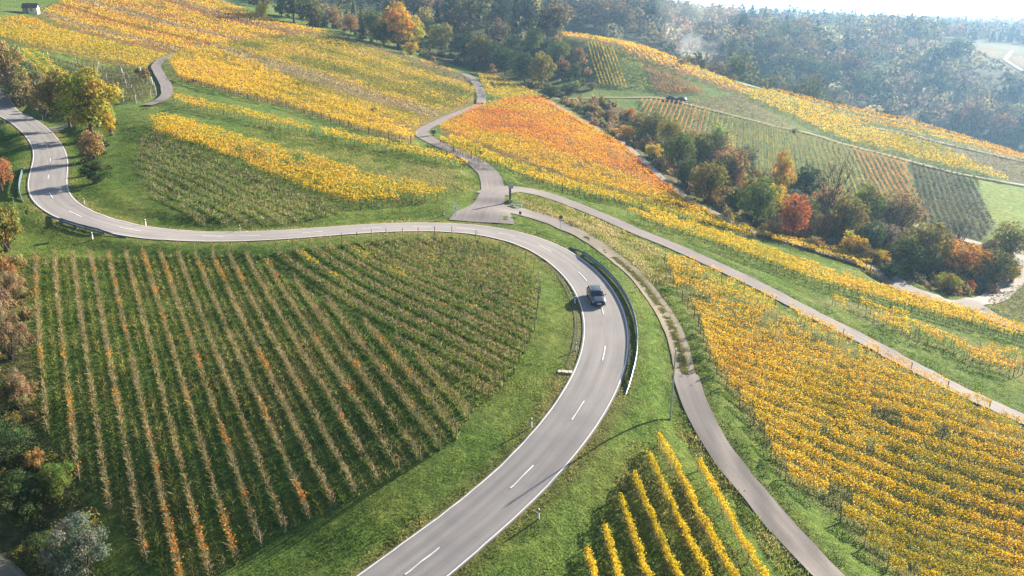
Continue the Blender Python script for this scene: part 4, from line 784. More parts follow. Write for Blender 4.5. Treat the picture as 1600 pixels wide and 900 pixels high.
for i in order[:NIND]:
    lev = 'near the top of' if uy[i] < 60 else 'halfway up' if uy[i] < 115 else 'at the foot of'
    if ux[i] > 900: where = f'{lev} the wooded slope ' + ('left of the smoke' if ux[i] < 1060 else 'right of the smoke' if ux[i] < 1200 else 'below the bright clearing' if ux[i] < 1320 else 'left of the far fields' if ux[i] < 1460 else 'below the far fields')
    else: where = 'in the wood behind the hill, ' + ('left of the golden tree' if ux[i] < 600 else 'right of the golden tree' if ux[i] < 720 else 'around the far meadow' if ux[i] < 820 else 'above the striped plots')
    c = tcol[i]; kk = kinds[i]; w = h_[i] * {'farround': 0.95, 'faroval': 0.7, 'farspread': 1.15, 'farconifer': 0.42, 'farbush': 1.1}[kk] * rg.uniform(0.85, 1.15)
    nm = 'conifer' if kk == 'farconifer' else 'shrub' if kk == 'farbush' else 'tree'; hh = h_[i] * (0.6 if kk == 'farbush' else 1.15 if kk == 'farconifer' else 1)
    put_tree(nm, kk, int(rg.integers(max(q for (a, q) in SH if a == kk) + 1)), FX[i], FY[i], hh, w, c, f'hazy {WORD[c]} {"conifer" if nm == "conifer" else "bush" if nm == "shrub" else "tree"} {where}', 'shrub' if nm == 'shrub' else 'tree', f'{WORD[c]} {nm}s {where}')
# the rest reads as one mass: far wood
LOW = {k: [] for k in ('farround', 'farconifer')}
gV, gF, gC, base = [], [], [], 0
for i in order[NIND:]:
    n = 110 if dep[i] < 900 else 50; h = h_[i]; con = kinds[i] == 'farconifer'; w = h * (0.22 if con else 0.45) * rg.uniform(0.85, 1.15)
    d = rg.normal(size=(n, 3)); d /= np.linalg.norm(d, axis=1)[:, None]; f = rg.uniform(0.75, 1.08, n)
    if con: zz = 1 - np.sqrt(rg.random(n)) * 0.95; a = rg.uniform(0, 6.28, n); Pn = np.stack([np.cos(a) * w * (1.05 - zz), np.sin(a) * w * (1.05 - zz), zz * h * 1.15], 1)
    else: Pn = np.stack([d[:, 0] * w * f, d[:, 1] * w * f, h * 0.56 + d[:, 2] * h * 0.44 * f], 1); Pn[:, :2] *= (1 + 0.25 * np.sin(d[:, 2:3] * 6 + i)) * (1 + 0.2 * np.sin(d[:, :1] * 5 + i * 2) * np.sin(d[:, 1:2] * 6 + i)); d[:, 2] = np.abs(d[:, 2])
    V, F = quads_at(Pn + np.array([FX[i], FY[i], FZ[i] - 0.3]), h * (0.075 if con else 0.088) * rg.uniform(0.6, 1.3, n), d, 0.45); gV.append(V); gF.append(F + base); base += len(V)
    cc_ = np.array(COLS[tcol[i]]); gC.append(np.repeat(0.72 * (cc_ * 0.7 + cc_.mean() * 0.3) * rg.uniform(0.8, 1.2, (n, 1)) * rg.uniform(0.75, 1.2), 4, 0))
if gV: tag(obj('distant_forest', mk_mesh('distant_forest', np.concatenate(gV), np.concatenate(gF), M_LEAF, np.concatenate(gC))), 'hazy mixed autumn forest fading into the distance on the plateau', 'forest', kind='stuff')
print('TREES', NTREE, 'forest', len(FX))
# scrub filling the gully, the wood edge and the roadside hedge: nobody could count it
def scrub(name, polys, per, hrange, cols, label, seed):
    rg = np.random.default_rng(seed); gV, gF, gC, base = [], [], [], 0
    for pl in polys:
        Q = poly(pl); x0, y0 = Q.min(0); x1, y1 = Q.max(0); ar = 0.5 * abs(np.dot(Q[:, 0], np.roll(Q[:, 1], 1)) - np.dot(Q[:, 1], np.roll(Q[:, 0], 1))); n0 = int(ar * per * 3) + 60
        X = rg.uniform(x0, x1, n0); Y = rg.uniform(y0, y1, n0); k = inpoly(X, Y, Q); X, Y = X[k], Y[k]; m = min(len(X), max(4, int(ar * per))); X, Y = X[:m], Y[:m]
        for x, y in zip(X, Y):
            h = rg.uniform(*hrange); dist = math.hypot(x, y); side = max(0.14, 0.0016 * dist); n = int(min(260, 5.0 * h * h / side ** 2)); d = rg.normal(size=(n, 3)); d /= np.linalg.norm(d, axis=1)[:, None]; d[:, 2] = np.abs(d[:, 2]); f = rg.uniform(0.55, 1.1, n)[:, None]
            Pn = d * f * np.array([h * 0.62, h * 0.62, h]) + np.array([x, y, float(gz(x, y)) - 0.1]); V, F = quads_at(Pn, side * rg.uniform(0.5, 0.9, n), d, 1.2); gV.append(V); gF.append(F + base); base += len(V)
            gC.append(np.repeat(np.array(COLS[cols[int(rg.integers(len(cols)))]]) * rg.uniform(0.65, 1.3, (n, 1)), 4, 0))
    tag(obj(name, mk_mesh(name, np.concatenate(gV), np.concatenate(gF), M_LEAF, np.concatenate(gC))), label, 'undergrowth', kind='stuff')
scrub('gully_undergrowth', [gully], 0.09, (0.7, 2.6), ['brown','dark','grey','olive','green','tan','brown'], 'brown and dark brambles filling the gully under the tree belt', 31)
scrub('wood_edge_undergrowth', [[(470,36),(560,60),(700,105),(745,113),(850,150),(905,150),(925,138),(912,70),(870,64),(800,70),(740,76),(600,50)]], 0.012, (1.5, 3.5), ['dark','green','olive','brown','dark'], 'dark undergrowth along the wood behind the hill', 32)
scrub('roadside_undergrowth', [[(0,110),(60,120),(130,160),(185,190),(170,225),(160,285),(130,280),(128,215),(95,185),(40,160),(0,140)]], 0.10, (0.6, 1.7), ['olive','green','brown','dark'], 'low brambles under the roadside trees at upper left', 33)
scrub('straw_undergrowth', [[(-20,400),(36,405),(45,470),(52,600),(60,690),(20,680),(-20,660)]], 0.45, (0.5, 1.5), ['tan','pink','tan','olive','pale'], 'straw and pinkish brush along the left edge', 34)
scrub('hedge_undergrowth', [[(-20,640),(50,690),(95,740),(130,790),(165,860),(150,915),(60,905),(0,850),(-20,830)]], 0.30, (0.8, 2.0), ['green','dark','green','dark','olive'], 'dark green hedge foliage at the bottom left', 35)  # dark tones: green foliage plus the deep shade of this corner
# ---------------------------------------------------------------- grass: countless blades near the camera
RX0, RX1, RY0, RY1, RS = -110.0, 130.0, 34.0, 175.0, 0.25
RM = np.zeros((int((RY1 - RY0) / RS), int((RX1 - RX0) / RS)), bool)
def burn(C, hw, RM=RM):
    t, nn = normals(C)
    for off in np.arange(-1, 1.001, 0.035):
        for sh in (0, 0.17, 0.33, 0.5, 0.67, 0.83):
            Cc = C[:-1] * (1 - sh) + C[1:] * sh; q = Cc + nn[:-1] * (np.broadcast_to(hw, (len(C),))[:-1] * off)[:, None]; i = ((q[:, 0] - RX0) / RS).astype(int); j = ((q[:, 1] - RY0) / RS).astype(int); k = (i >= 0) & (i < RM.shape[1]) & (j >= 0) & (j < RM.shape[0]); RM[j[k], i[k]] = True
burn(ROAD, ROADW / 2 + 0.06 + 0.10 * vnoise(ROAD[:, 0] / 1.7, ROAD[:, 1] / 1.7, 71))
for k_ in TR:
    C_, w_ = TR[k_]; d_ = np.r_[0, np.cumsum(np.hypot(*np.diff(C_, axis=0).T))]
    burn(C_, w_ / 2 - 0.06 + 0.12 * vnoise(C_[:, 0] / 1.3, C_[:, 1] / 1.3, 72) + ({'junction_road': 4.6, 'field_track': 1.7, 'access_road': 1.2}.get(k_, 0) * np.exp(-(d_ / 9.0) ** 2)))
n = 2100000; gx_ = RNG.uniform(RX0, RX1, n); gy_ = RNG.uniform(RY0, RY1, n); zz_ = gz(gx_, gy_); dep_ = gy_ * CP - (zz_ - CAMZ) * SP; ux_ = 800 + FPX * gx_ / dep_; uy_ = 450 - FPX * ((zz_ - CAMZ) * CP + gy_ * SP) / dep_
keep = (ux_ > -30) & (ux_ < 1630) & (uy_ < 930) & (uy_ > 170) & ~RM[((gy_ - RY0) / RS).astype(int), ((gx_ - RX0) / RS).astype(int)] & (RNG.random(n) < np.clip(85.0 / dep_, 0, 1) ** 1.3)
gx_, gy_, zz_, dep_ = gx_[keep], gy_[keep], zz_[keep], dep_[keep]; n = len(gx_)
hgt = 0.06 + 0.04 * vnoise(gx_ / 1.3, gy_ / 1.3, 41) + 0.07 * np.clip(vnoise(gx_ / 4.5, gy_ / 4.5, 42), 0, 1); straw = 0.28 + 0.30 * vnoise(gx_ / 2.6, gy_ / 2.6, 43) + 0.22 * vnoise(gx_ / 13, gy_ / 13, 44)
VG = RM.copy(); burn(ROAD, ROADW / 2 + 1.0 + 0.5 * vnoise(ROAD[:, 0] / 2.1, ROAD[:, 1] / 2.1, 73), VG); k_ = VG[((gy_ - RY0) / RS).astype(int), ((gx_ - RX0) / RS).astype(int)]; straw[k_] += 0.26; hgt[k_] += 0.03
def strips(name, d, rows, amp, st):
    Q = FXY[name]; k = inpoly(gx_, gy_, Q); dd = d / np.hypot(*d); nv = np.array([-dd[1], dd[0]]); v = gx_[k] * nv[0] + gy_[k] * nv[1]; rv = np.sort(np.array([p @ nv for p, _ in rows])); sp = np.median(np.diff(rv)); f = ((v - rv[0]) / sp) % 1.0
    m = np.exp(-((f - 0.5) / 0.13) ** 2); r0 = np.exp(-(np.minimum(f, 1 - f) / 0.14) ** 2); hgt[k] += amp * m * (0.7 + 0.6 * vnoise(gx_[k] / 1.7, gy_[k] / 1.7, 45)) + 0.34 * r0; straw[k] += (0.02 if name == 'inner_left' else -0.06) + st * m + (0.18 if name == 'inner_left' else 0.16) * r0 - 0.10 * (1 - m) * (1 - r0)
strips('inner_left', D_IL, R_IL, 0.36, 0.32); strips('inner_right', D_IR, R_IR, 0.22, 0.14); strips('bare_slope', D_BS, R_BS, 0.03, -0.06)
def zone(px, dh, ds):
    k = inpoly(gx_, gy_, poly(px)); hgt[k] += dh * (0.6 + 0.6 * np.clip(vnoise(gx_[k] / 1.9, gy_[k] / 1.9, 46), -0.5, 1)); straw[k] += ds
zone([(800,300),(860,312),(950,350),(1040,395),(1105,428),(1060,452),(1010,440),(960,400),(900,360),(830,330)], 0.28, 0.42)
zone([(1035,440),(1075,520),(1120,600),(1090,600),(1060,540),(1030,480)], 0.12, 0.1)
zone([(1065,640),(1100,690),(1150,750),(1190,800),(1270,900),(1220,900),(1150,800),(1090,720),(1050,670)], 0.30, 0.34)
zone([(400,190),(560,232),(740,272),(750,300),(700,300),(520,262),(380,215)], 0.10, 0.25)
zone([(985,690),(1030,690),(1180,900),(920,900),(920,860)], 0.18, 0.22)
hgt = np.clip(hgt, 0.035, 0.8); az = RNG.uniform(0, 6.28, n); wd = np.maximum(0.042, 0.0006 * dep_) * RNG.uniform(0.7, 1.4, n); ln = RNG.normal(0, 0.75, (n, 2)) * hgt[:, None]; hh = hgt * RNG.uniform(0.6, 1.45, n)
ca, sa = np.cos(az) * wd, np.sin(az) * wd
V = np.stack([np.stack([gx_ - ca, gy_ - sa, zz_ - 0.03], 1), np.stack([gx_ + ca, gy_ + sa, zz_ - 0.03], 1), np.stack([gx_ + ln[:, 0], gy_ + ln[:, 1], zz_ + hh], 1)], 1).reshape(-1, 3)
q = straw + 0.16 * RNG.normal(size=n); C = ramp_cols(q, [(0.075,0.14,0.024),(0.125,0.205,0.036),(0.19,0.235,0.052),(0.31,0.28,0.10),(0.42,0.35,0.17)]) * RNG.uniform(0.65, 1.45, (n, 1))
tag(obj('grass', mk_mesh('grass', V, np.arange(3 * n).reshape(n, 3), M_GRASS, np.repeat(C, 3, 0))), 'green and straw-coloured grass on verges, banks and between vine rows', 'grass', kind='stuff')
print('GRASS', n)
# grass strip in the middle of the gravel track
C_ = TR['gravel_track'][0]; d_ = np.r_[0, np.cumsum(np.hypot(*np.diff(C_, axis=0).T))]; n = 15000; u = RNG.uniform(3, d_[-1], n); lat = RNG.normal(0, 0.24, n); t, nn = normals(C_)
x = np.interp(u, d_, C_[:, 0]) + lat * np.interp(u, d_, nn[:, 0]); y = np.interp(u, d_, C_[:, 1]) + lat * np.interp(u, d_, nn[:, 1]); k = vnoise(x / 0.5, y / 0.5, 51) + 0.5 * vnoise(x / 2.2, y / 2.2, 52) > -0.35 + 1.0 * (u < 12); x, y = x[k], y[k]; n = len(x); z = gz(x, y) + 0.07; a = RNG.uniform(0, 6.28, n); w = 0.055
V = np.stack([np.stack([x - w*np.cos(a), y - w*np.sin(a), z], 1), np.stack([x + w*np.cos(a), y + w*np.sin(a), z], 1), np.stack([x + RNG.normal(0,.05,n), y + RNG.normal(0,.05,n), z + RNG.uniform(.06,.18,n)], 1)], 1).reshape(-1, 3)
tag(obj('track_grass', mk_mesh('track_grass', V, np.arange(3*n).reshape(n, 3), M_GRASS, np.repeat(ramp_cols(RNG.uniform(0.2,0.9,n), [(0.10,0.15,0.03),(0.19,0.20,0.06),(0.30,0.26,0.11)]), 3, 0))), 'grass strip growing between the wheel tracks of the gravel track', 'grass', kind='stuff')
# ---------------------------------------------------------------- road furniture and vehicles
M_GLASS = plain('car_glass', (0.015, 0.02, 0.03), 0.06, 0.0, 0.02, spec=0.8); M_TYRE = plain('tyre', (0.018, 0.018, 0.018), 0.85); M_RIM = plain('alloy', (0.35, 0.35, 0.36), 0.35, 0.8); M_LAMP = plain('headlamp_glass', (0.62, 0.64, 0.68), 0.12, 0.2, 0.05)
M_PLATE = plain('plate', (0.75, 0.75, 0.73), 0.5, var=0.03); M_GREYP = plain('grey_paint', (0.10, 0.12, 0.155), 0.26, 0.5, 0.03, spec=0.6); M_DARKP = plain('dark_paint', (0.018, 0.022, 0.03), 0.25, 0.4, 0.03, spec=0.6); M_WHITEP = plain('white_paint', (0.62, 0.65, 0.70), 0.3, 0.0, 0.03)
M_RAIL = plain('guard_rail_shaded_zinc', (0.13, 0.20, 0.26), 0.45, 0.35, 0.12, scale=1.5); M_TAIL = plain('tail_lamp', (0.25, 0.012, 0.012), 0.3, var=0.05)  # rail zinc: blue of shade and reflected sky put into its colour
def make_car(paint, loc, ang, label, slope, group=None):
    e = empty('car', loc, ang, label, 'car', group); e.rotation_euler = (slope[1], -slope[0], ang)
    st = [(2.26, 0.34, 0.60, 0.60), (2.20, 0.24, 0.68, 0.76), (2.0, 0.20, 0.75, 0.86), (1.6, 0.19, 0.83, 0.905), (0.98, 0.19, 0.94, 0.925), (0.3, 0.19, 0.96, 0.93), (-0.6, 0.19, 0.97, 0.93), (-1.4, 0.19, 0.985, 0.925), (-1.95, 0.22, 0.98, 0.89), (-2.2, 0.30, 0.92, 0.82), (-2.27, 0.42, 0.80, 0.74)]
    rings = []
    for x, zb, zt, hw in st:
        half = [(0, zb), (hw * 0.86, zb), (hw * 0.98, zb + 0.14), (hw, zb + 0.34), (hw * 0.985, zt - 0.14), (hw * 0.90, zt), (hw * 0.5, zt + 0.025), (0, zt + 0.035)]
        rings.append([Vector((x, y, z)) for y, z in half] + [Vector((x, -y, z)) for y, z in half[-2:0:-1]])
    body = MB().loft(rings).obj('body', paint, e, smooth=True)
    def ring(z, x0, x1, w0, w1): return [Vector(p) for p in ((x0, w0 * 0.75, z), (x0 - 0.18, w0, z), ((x0 + x1) / 2, (w0 + w1) / 2 + 0.015, z), (x1 + 0.15, w1, z), (x1, w1 * 0.8, z), (x1, -w1 * 0.8, z), (x1 + 0.15, -w1, z), ((x0 + x1) / 2, -(w0 + w1) / 2 - 0.015, z), (x0 - 0.18, -w0, z), (x0, -w0 * 0.75, z))]
    MB().loft([ring(0.93, 1.06, -2.02, 0.84, 0.80), ring(1.18, 0.68, -1.80, 0.76, 0.72), ring(1.385, 0.30, -1.52, 0.66, 0.63)]).obj('windows', M_GLASS, e, smooth=False)
    roof = MB().loft([ring(1.36, 0.42, -1.62, 0.69, 0.66), ring(1.42, 0.28, -1.60, 0.655, 0.63), ring(1.455, -0.02, -1.35, 0.50, 0.48)]).obj('roof', paint, e, smooth=True)
    for s in (-1, 1):
        MB().tube([(0.92, s * 0.825, 0.93), (0.56, s * 0.735, 1.2), (0.22, s * 0.665, 1.39)], 0.035, 5).obj('windscreen_pillar', paint, e)
        MB().box(-0.50, -0.40, s * 0.80 - 0.02, s * 0.80 + 0.02, 0.94, 1.12).obj('door_pillar', M_BLACK, e); MB().tube([(-1.75, s * 0.80, 0.95), (-1.55, s * 0.69, 1.36)], 0.075, 5).obj('rear_pillar', paint, e)
        MB().tube([(0.15, s * 0.655, 1.43), (-0.6, s * 0.65, 1.455), (-1.4, s * 0.62, 1.44)], 0.018, 4).obj('roof_rail', M_RIM, e)
        hl = [Vector((x, s * y, z)) for x, y, z in ((2.235, 0.46, 0.60), (2.19, 0.50, 0.71), (2.0, 0.82, 0.735), (2.06, 0.83, 0.63))]; MB().loft([hl, [p + Vector((0.03, 0.01 * s, 0.012)) for p in hl]]).obj('headlight', M_LAMP, e)
        MB().box(-2.29, -2.20, s * 0.72 - 0.13, s * 0.72 + 0.10, 0.72, 0.86).obj('tail_light', M_TAIL, e)
        m = MB(); m.loft([[Vector((0.80, s * 0.93, 0.96)), Vector((0.70, s * 0.93, 0.96)), Vector((0.70, s * 0.93, 1.06)), Vector((0.80, s * 0.93, 1.06))], [Vector((0.83, s * 1.09, 0.97)), Vector((0.70, s * 1.10, 0.96)), Vector((0.70, s * 1.10, 1.10)), Vector((0.80, s * 1.09, 1.10))]]); m.obj('mirror', M_BLACK, e)
        for x in (1.38, -1.36):
            w = obj('wheel', MB().tube([(x, s * 0.70, 0.33), (x, s * 0.74, 0.33), (x, s * 0.90, 0.33), (x, s * 0.935, 0.33)], [0.30, 0.33, 0.33, 0.30], 18).mesh('wheel', M_TYRE), e); MB().tube([(x, s * 0.925, 0.33), (x, s * 0.945, 0.33)], [0.22, 0.20], 12).obj('rim', M_RIM, w)
    MB().box(2.245, 2.285, -0.42, 0.42, 0.36, 0.58).obj('grille', M_BLACK, e); MB().box(2.286, 2.30, -0.26, 0.26, 0.40, 0.51).obj('number_plate', M_PLATE, e); MB().box(2.19, 2.27, -0.80, 0.80, 0.22, 0.31).obj('front_bumper', M_BLACK, e)
    MB().box(-2.30, -2.275, -0.26, 0.26, 0.60, 0.71).obj('number_plate', M_PLATE, e)
    return e
def set_car(px, py, paint, label, toward, group=None, road_=False):
    p = H([(px, py)])[0]; d = np.array(toward, float); d /= np.hypot(*d); n_ = np.array([-d[1], d[0]]); zz = float(gz(*p)); sx = (float(gz(*(p + d * 1.4))) - float(gz(*(p - d * 1.4)))) / 2.8; sy = (float(gz(*(p + n_))) - float(gz(*(p - n_)))) / 2
    return make_car(paint, (p[0], p[1], zz + (0.10 if road_ else 0.12)), math.atan2(d[1], d[0]), label, (math.atan(sx), math.atan(sy)), group)
s_car = road_s(931, 469); p_, t_ = road_at(s_car); set_car(931, 470, M_GREYP, 'grey estate car driving towards the camera on the main road', -t_, road_=True)
dT = H([(1048,156),(1066,158)]); dT = dT[1] - dT[0]
set_car(1051, 157, M_DARKP, 'dark car parked on the terrace track, left of two', dT, 'two dark cars parked across the valley'); set_car(1063, 158, M_DARKP, 'dark car parked on the terrace track, right of two', -dT, 'two dark cars parked across the valley')
set_car(154, 14, M_WHITEP, 'small white car on the hilltop vineyard lane', (1, -0.3))
# guard rails
def guard_rail(s0, s1, off, label, base=0.0):
    ss = np.arange(s0, s1, 1.0) if s1 > s0 else np.arange(s1, s0, 1.0); P_ = [road_at(s, (off if np.isscalar(off) else np.interp(s, off[0], off[1])))[0] for s in ss]; n = len(P_)
    Zg = [float(gz(*p)) for p in P_]; o3 = Vector((*P_[0], Zg[0])); e = empty('guard_rail', o3, 0, label, 'guard rail')
    prof = [(-0.015, 0.45), (0.055, 0.50), (0.055, 0.56), (0.0, 0.60), (0.055, 0.645), (0.055, 0.70), (-0.015, 0.76), (-0.03, 0.745), (0.02, 0.70), (0.02, 0.645), (-0.035, 0.60), (0.02, 0.56), (0.02, 0.50), (-0.03, 0.465)]
    rings = []; sg = -1 if (off if np.isscalar(off) else off[1][0]) > 0 else 1
    for i, p in enumerate(P_):
        a = P_[max(0, i-1)]; b = P_[min(n-1, i+1)]; t = (b - a) / np.hypot(*(b - a)); nv = np.array([-t[1], t[0]]); drop = 0.0
        for q, lim in ((i, 4), (n - 1 - i, 4)):
            if q < lim: drop = max(drop, 0.62 * (1 - q / lim))
        rings.append([Vector((p[0] + nv[0] * u * sg, p[1] + nv[1] * u * sg, Zg[i] + v - drop)) - o3 for u, v in prof])
    MB().loft(rings).obj('rail', M_RAIL, e)
    low = [[Vector((p.x, p.y, 0)) + Vector((0, 0, Zg[i] - o3.z + v - max(0, 0.4 * (1 - min(i, n - 1 - i) / 4)))) for p, v in ((r[0], 0.08), (r[1], 0.12), (r[1], 0.34), (r[0], 0.38), (r[7], 0.36), (r[7], 0.10))] for i, r in enumerate(rings)]
    MB().loft(low[3:-3]).obj('underrun_rail', M_RAIL, e)
    pm = MB(); pm.box(-0.05, 0.05, -0.03, 0.03, -0.3, 0.70); pmesh = pm.mesh('post', M_RAIL)
    for i in range(4, n - 3, 2):
        t = P_[min(n-1, i+1)] - P_[i-1]; t /= np.hypot(*t); nv = np.array([-t[1], t[0]]); o = obj('post', pmesh, e, (P_[i][0] - nv[0] * 0.09 * sg - o3.x, P_[i][1] - nv[1] * 0.09 * sg - o3.y, Zg[i] - o3.z)); o.rotation_euler = (0, 0, math.atan2(t[1], t[0]))
    return e
wm = float(np.median(ROADW))
guard_rail(road_s(972, 612), road_s(893, 384), -(wm / 2 + 0.85), 'long steel guard rail on the outside of the right-hand road bend')
guard_rail(road_s(196, 374), road_s(60, 338), wm / 2 + 0.55, 'steel guard rail in front of the field at the left-hand road bend')
guard_rail(road_s(52, 316), road_s(68, 258), wm / 2 + 1.3, 'short sunlit guard rail on the far side of the left-hand bend')
# delineator posts
dm = MB(); dm.loft([[Vector((x * k, y * k, z)) for x, y in ((-0.06, -0.05), (0.06, -0.05), (0.06, 0.03), (0, 0.06), (-0.06, 0.03))] for z, k in ((-0.1, 1), (0.92, 1), (1.0, 0.8))]); dm = dm.mesh('post_body', M_WHITE)
db = MB(); db.loft([[Vector((x * 1.06, y * 1.06, z + 0.04 * (y < 0))) for x, y in ((-0.06, -0.05), (0.06, -0.05), (0.06, 0.03), (0, 0.06), (-0.06, 0.03))] for z in (0.62, 0.84)]); db = db.mesh('black_band', M_BLACK)
dr_ = MB().box(-0.025, 0.025, -0.064, -0.055, 0.68, 0.82).mesh('reflector', M_LAMP)
for px, py, lb in [(903,474,'beside the grey car'), (905,548,'on the inner verge below the grey car'), (839.5,671,'on the inner verge beside the lower curve'), (842,811,'on the outer verge above the small yellow vine rows'), (67,188,'beside the field entrance at upper left'), (8,193,'at the left edge by the upper road'),
                   (117,257,'below the brown roadside shrub'), (122,322,'inside the left-hand bend'), (214,356,'on the grass below the bare slope'), (383,369,'midway along the upper straight'), (145,374,'in front of the left guard rail'), (22,318,'at the end of the short sunlit guard rail'), (992,458,'behind the long guard rail'), (694,336,'on the grass left of the junction')]:
    p = H([(px, py)])[0]; s = road_s(px, py); _, t = road_at(s); d_now = ((ROAD - p) ** 2).sum(1).min() ** 0.5; i = ((ROAD - p) ** 2).sum(1).argmin(); hw = ROADW[i] / 2 + 0.45
    if d_now < hw: p = ROAD[i] + (p - ROAD[i]) / d_now * hw
    e = empty('delineator_post', (p[0], p[1], float(gz(*p))), math.atan2(t[1], t[0]) - math.pi / 2, 'white banded marker post ' + lb, 'marker post', 'roadside marker posts')
    obj('post_body', dm, e); obj('black_band', db, e); obj('reflector', dr_, e)
def stand(px, py): p = H([(px, py)])[0]; return (p[0], p[1], float(gz(*p)))
# tall pole
e = empty('tall_pole', stand(1047, 656), 0, 'tall thin grey pole on the grass beside the lower track', 'pole'); MB().tube([(0, 0, -0.3), (0.02, 0, 4), (0.05, 0, 7.6)], [0.10, 0.085, 0.065], 8).obj('shaft', M_POSTG, e); MB().tube([(0.05, 0, 7.6), (0.05, 0, 7.78)], [0.10, 0.06], 8).obj('cap', M_WHITE, e)
e = empty('tall_pole', stand(936, 152), 0, 'thin pale pole beside the terrace track across the valley', 'pole'); MB().tube([(0, 0, -0.3), (0, 0, 5)], [0.11, 0.09], 6).obj('shaft', M_POSTG, e); MB().box(-0.14, 0.14, -0.14, 0.14, 5.0, 5.25).obj('cap', M_WHITE, e)
# signs
e = empty('road_sign', stand(875.5, 360), math.radians(20), 'round road sign seen from behind beside the gravel track', 'road sign'); MB().tube([(0, 0, -0.3), (0, 0, 2.5)], 0.035, 6).obj('pole', M_POSTG, e); MB().tube([(0, -0.05, 2.2), (0, -0.08, 2.2)], 0.32, 20).obj('sign_plate', plain('sign_back', (0.10, 0.10, 0.11), 0.6), e); MB().box(-0.22, 0.22, -0.08, -0.05, 1.55, 1.78).obj('supplementary_plate', plain('sign_back_small', (0.35, 0.36, 0.38), 0.5), e)
e = empty('road_sign', stand(711.5, 338), math.radians(6), 'small white square sign on the grass at the junction', 'road sign'); MB().tube([(0, 0, -0.3), (0, 0, 1.9)], 0.035, 6).obj('pole', M_POSTG, e); MB().box(-0.30, 0.30, -0.06, -0.03, 1.0, 1.9).obj('sign_plate', M_WHITE, e); MB().box(-0.12, 0.12, -0.066, -0.06, 1.2, 1.5).obj('pictogram', plain('sign_grey', (0.3, 0.3, 0.32), 0.6), e)
e = empty('signpost', stand(797, 315), math.radians(15), 'wooden wayside post with grey board at the junction corner', 'signpost'); MB().box(-0.16, 0.16, -0.16, 0.16, -0.3, 2.3).obj('post', M_POSTW, e); MB().box(-0.30, 0.55, -0.05, 0.05, 2.3, 2.95).obj('board', plain('board_grey', (0.33, 0.34, 0.38), 0.5), e); MB().box(-0.4, 0.4, -0.35, 0.35, -0.2, 0.35).obj('stone_base', plain('sandstone', (0.30, 0.25, 0.2), 0.9, var=0.25), e)
e = empty('bench', stand(808, 324), math.radians(-25), 'pale green bench on the grass behind the junction', 'bench')
MB().box(-0.9, 0.9, -0.22, 0.18, 0.42, 0.47).obj('seat', plain('bench_green', (0.42, 0.52, 0.40), 0.7), e); MB().box(-0.9, 0.9, 0.20, 0.24, 0.55, 0.88).obj('backrest', plain('bench_back', (0.42, 0.52, 0.40), 0.7), e)
for x in (-0.7, 0.7): MB().box(x - 0.05, x + 0.05, -0.2, 0.22, -0.1, 0.42).obj('leg', M_POSTW, e)
e = empty('road_sign', stand(813, 339), math.radians(-30), 'small dark bend marker on the grass island tip', 'road sign'); MB().tube([(0, 0, -0.2), (0, 0, 0.7)], 0.03, 5).obj('pole', M_POSTG, e); MB().box(-0.22, 0.22, -0.05, -0.02, 0.45, 0.95).obj('sign_plate', plain('marker_dark', (0.07, 0.03, 0.05), 0.6), e)
for px, py, lb in ((44, 343, 'left'), (120, 366, 'right')):
    e = empty('road_sign', stand(px, py), math.radians(-35), f'small dark sign panel behind the left guard rail, {lb} of two', 'road sign', 'sign panels at the left guard rail'); MB().tube([(0, 0, -0.2), (0, 0, 1.2)], 0.035, 5).obj('pole', M_POSTG, e); MB().box(-0.32, 0.32, -0.05, -0.02, 0.75, 1.4).obj('sign_plate', plain('sign_navy' + lb, (0.03, 0.035, 0.06), 0.5), e)
e = empty('wooden_box', stand(677, 212), 0.4, 'small wooden box on a post beside the junction road bend', 'box'); MB().box(-0.1, 0.1, -0.1, 0.1, -0.2, 0.5).obj('post', M_POSTW, e); MB().box(-0.4, 0.4, -0.3, 0.3, 0.5, 1.3).obj('box_body', plain('box_wood', (0.14, 0.11, 0.09), 0.8), e); MB().box(-0.46, 0.46, -0.36, 0.36, 1.3, 1.38).obj('lid', M_POSTG, e)
for px, py, lb in ((1087, 207, 'taller of the two by the slope rows'), (1076, 205, 'shorter of the two by the slope rows')):
    e = empty('water_standpipe', stand(px, py), 0, 'white post, ' + lb, 'post', 'white posts at the foot of the slope rows'); hh = 2.2 if 'taller' in lb else 1.2; MB().tube([(0, 0, -0.2), (0, 0, hh)], 0.16, 6).obj('pipe', M_WHITE, e); MB().box(-0.22, 0.22, -0.22, 0.22, hh, hh + 0.18).obj('cap', M_WHITE, e)
# culvert stone and roadside ditch
p = stand(883, 582); e = empty('culvert', p, math.radians(-10), 'stone culvert end beside the inner verge of the bend', 'culvert')
for k in range(4): MB().box(-0.75 + k * 0.38, -0.40 + k * 0.38, -0.28, 0.28, -0.1, 0.14 + 0.03 * (k % 2)).obj('stone', plain('culvert_stone' + str(k), (0.42, 0.38, 0.33), 0.9, var=0.2), e)
DT = smooth(resample(H(dense([(843,396),(858,412),(872,430),(886,452),(897,478),(901,500),(901,522),(894,555),(886,577)])), 0.7), 12)
M_EARTH = plain('ditch_earth', (0.065, 0.068, 0.03), 0.95, var=0.4, scale=2)
tt, nn = normals(DT); prof = [(-0.36, 0.0), (-0.24, 0.05), (-0.15, 0.07), (-0.06, 0.03), (0.06, 0.03), (0.12, 0.04), (0.20, 0.05), (0.30, 0.0)]
X = DT[:, 0:1] + nn[:, 0:1] * np.array([q[0] for q in prof]); Y = DT[:, 1:2] + nn[:, 1:2] * np.array([q[0] for q in prof]); ZZ = gz(X, Y) + np.array([q[1] for q in prof]); ZZ[:, 1:3] += 0.06 * vnoise(X[:, 1:3] * 1.3, Y[:, 1:3] * 1.3, 61)
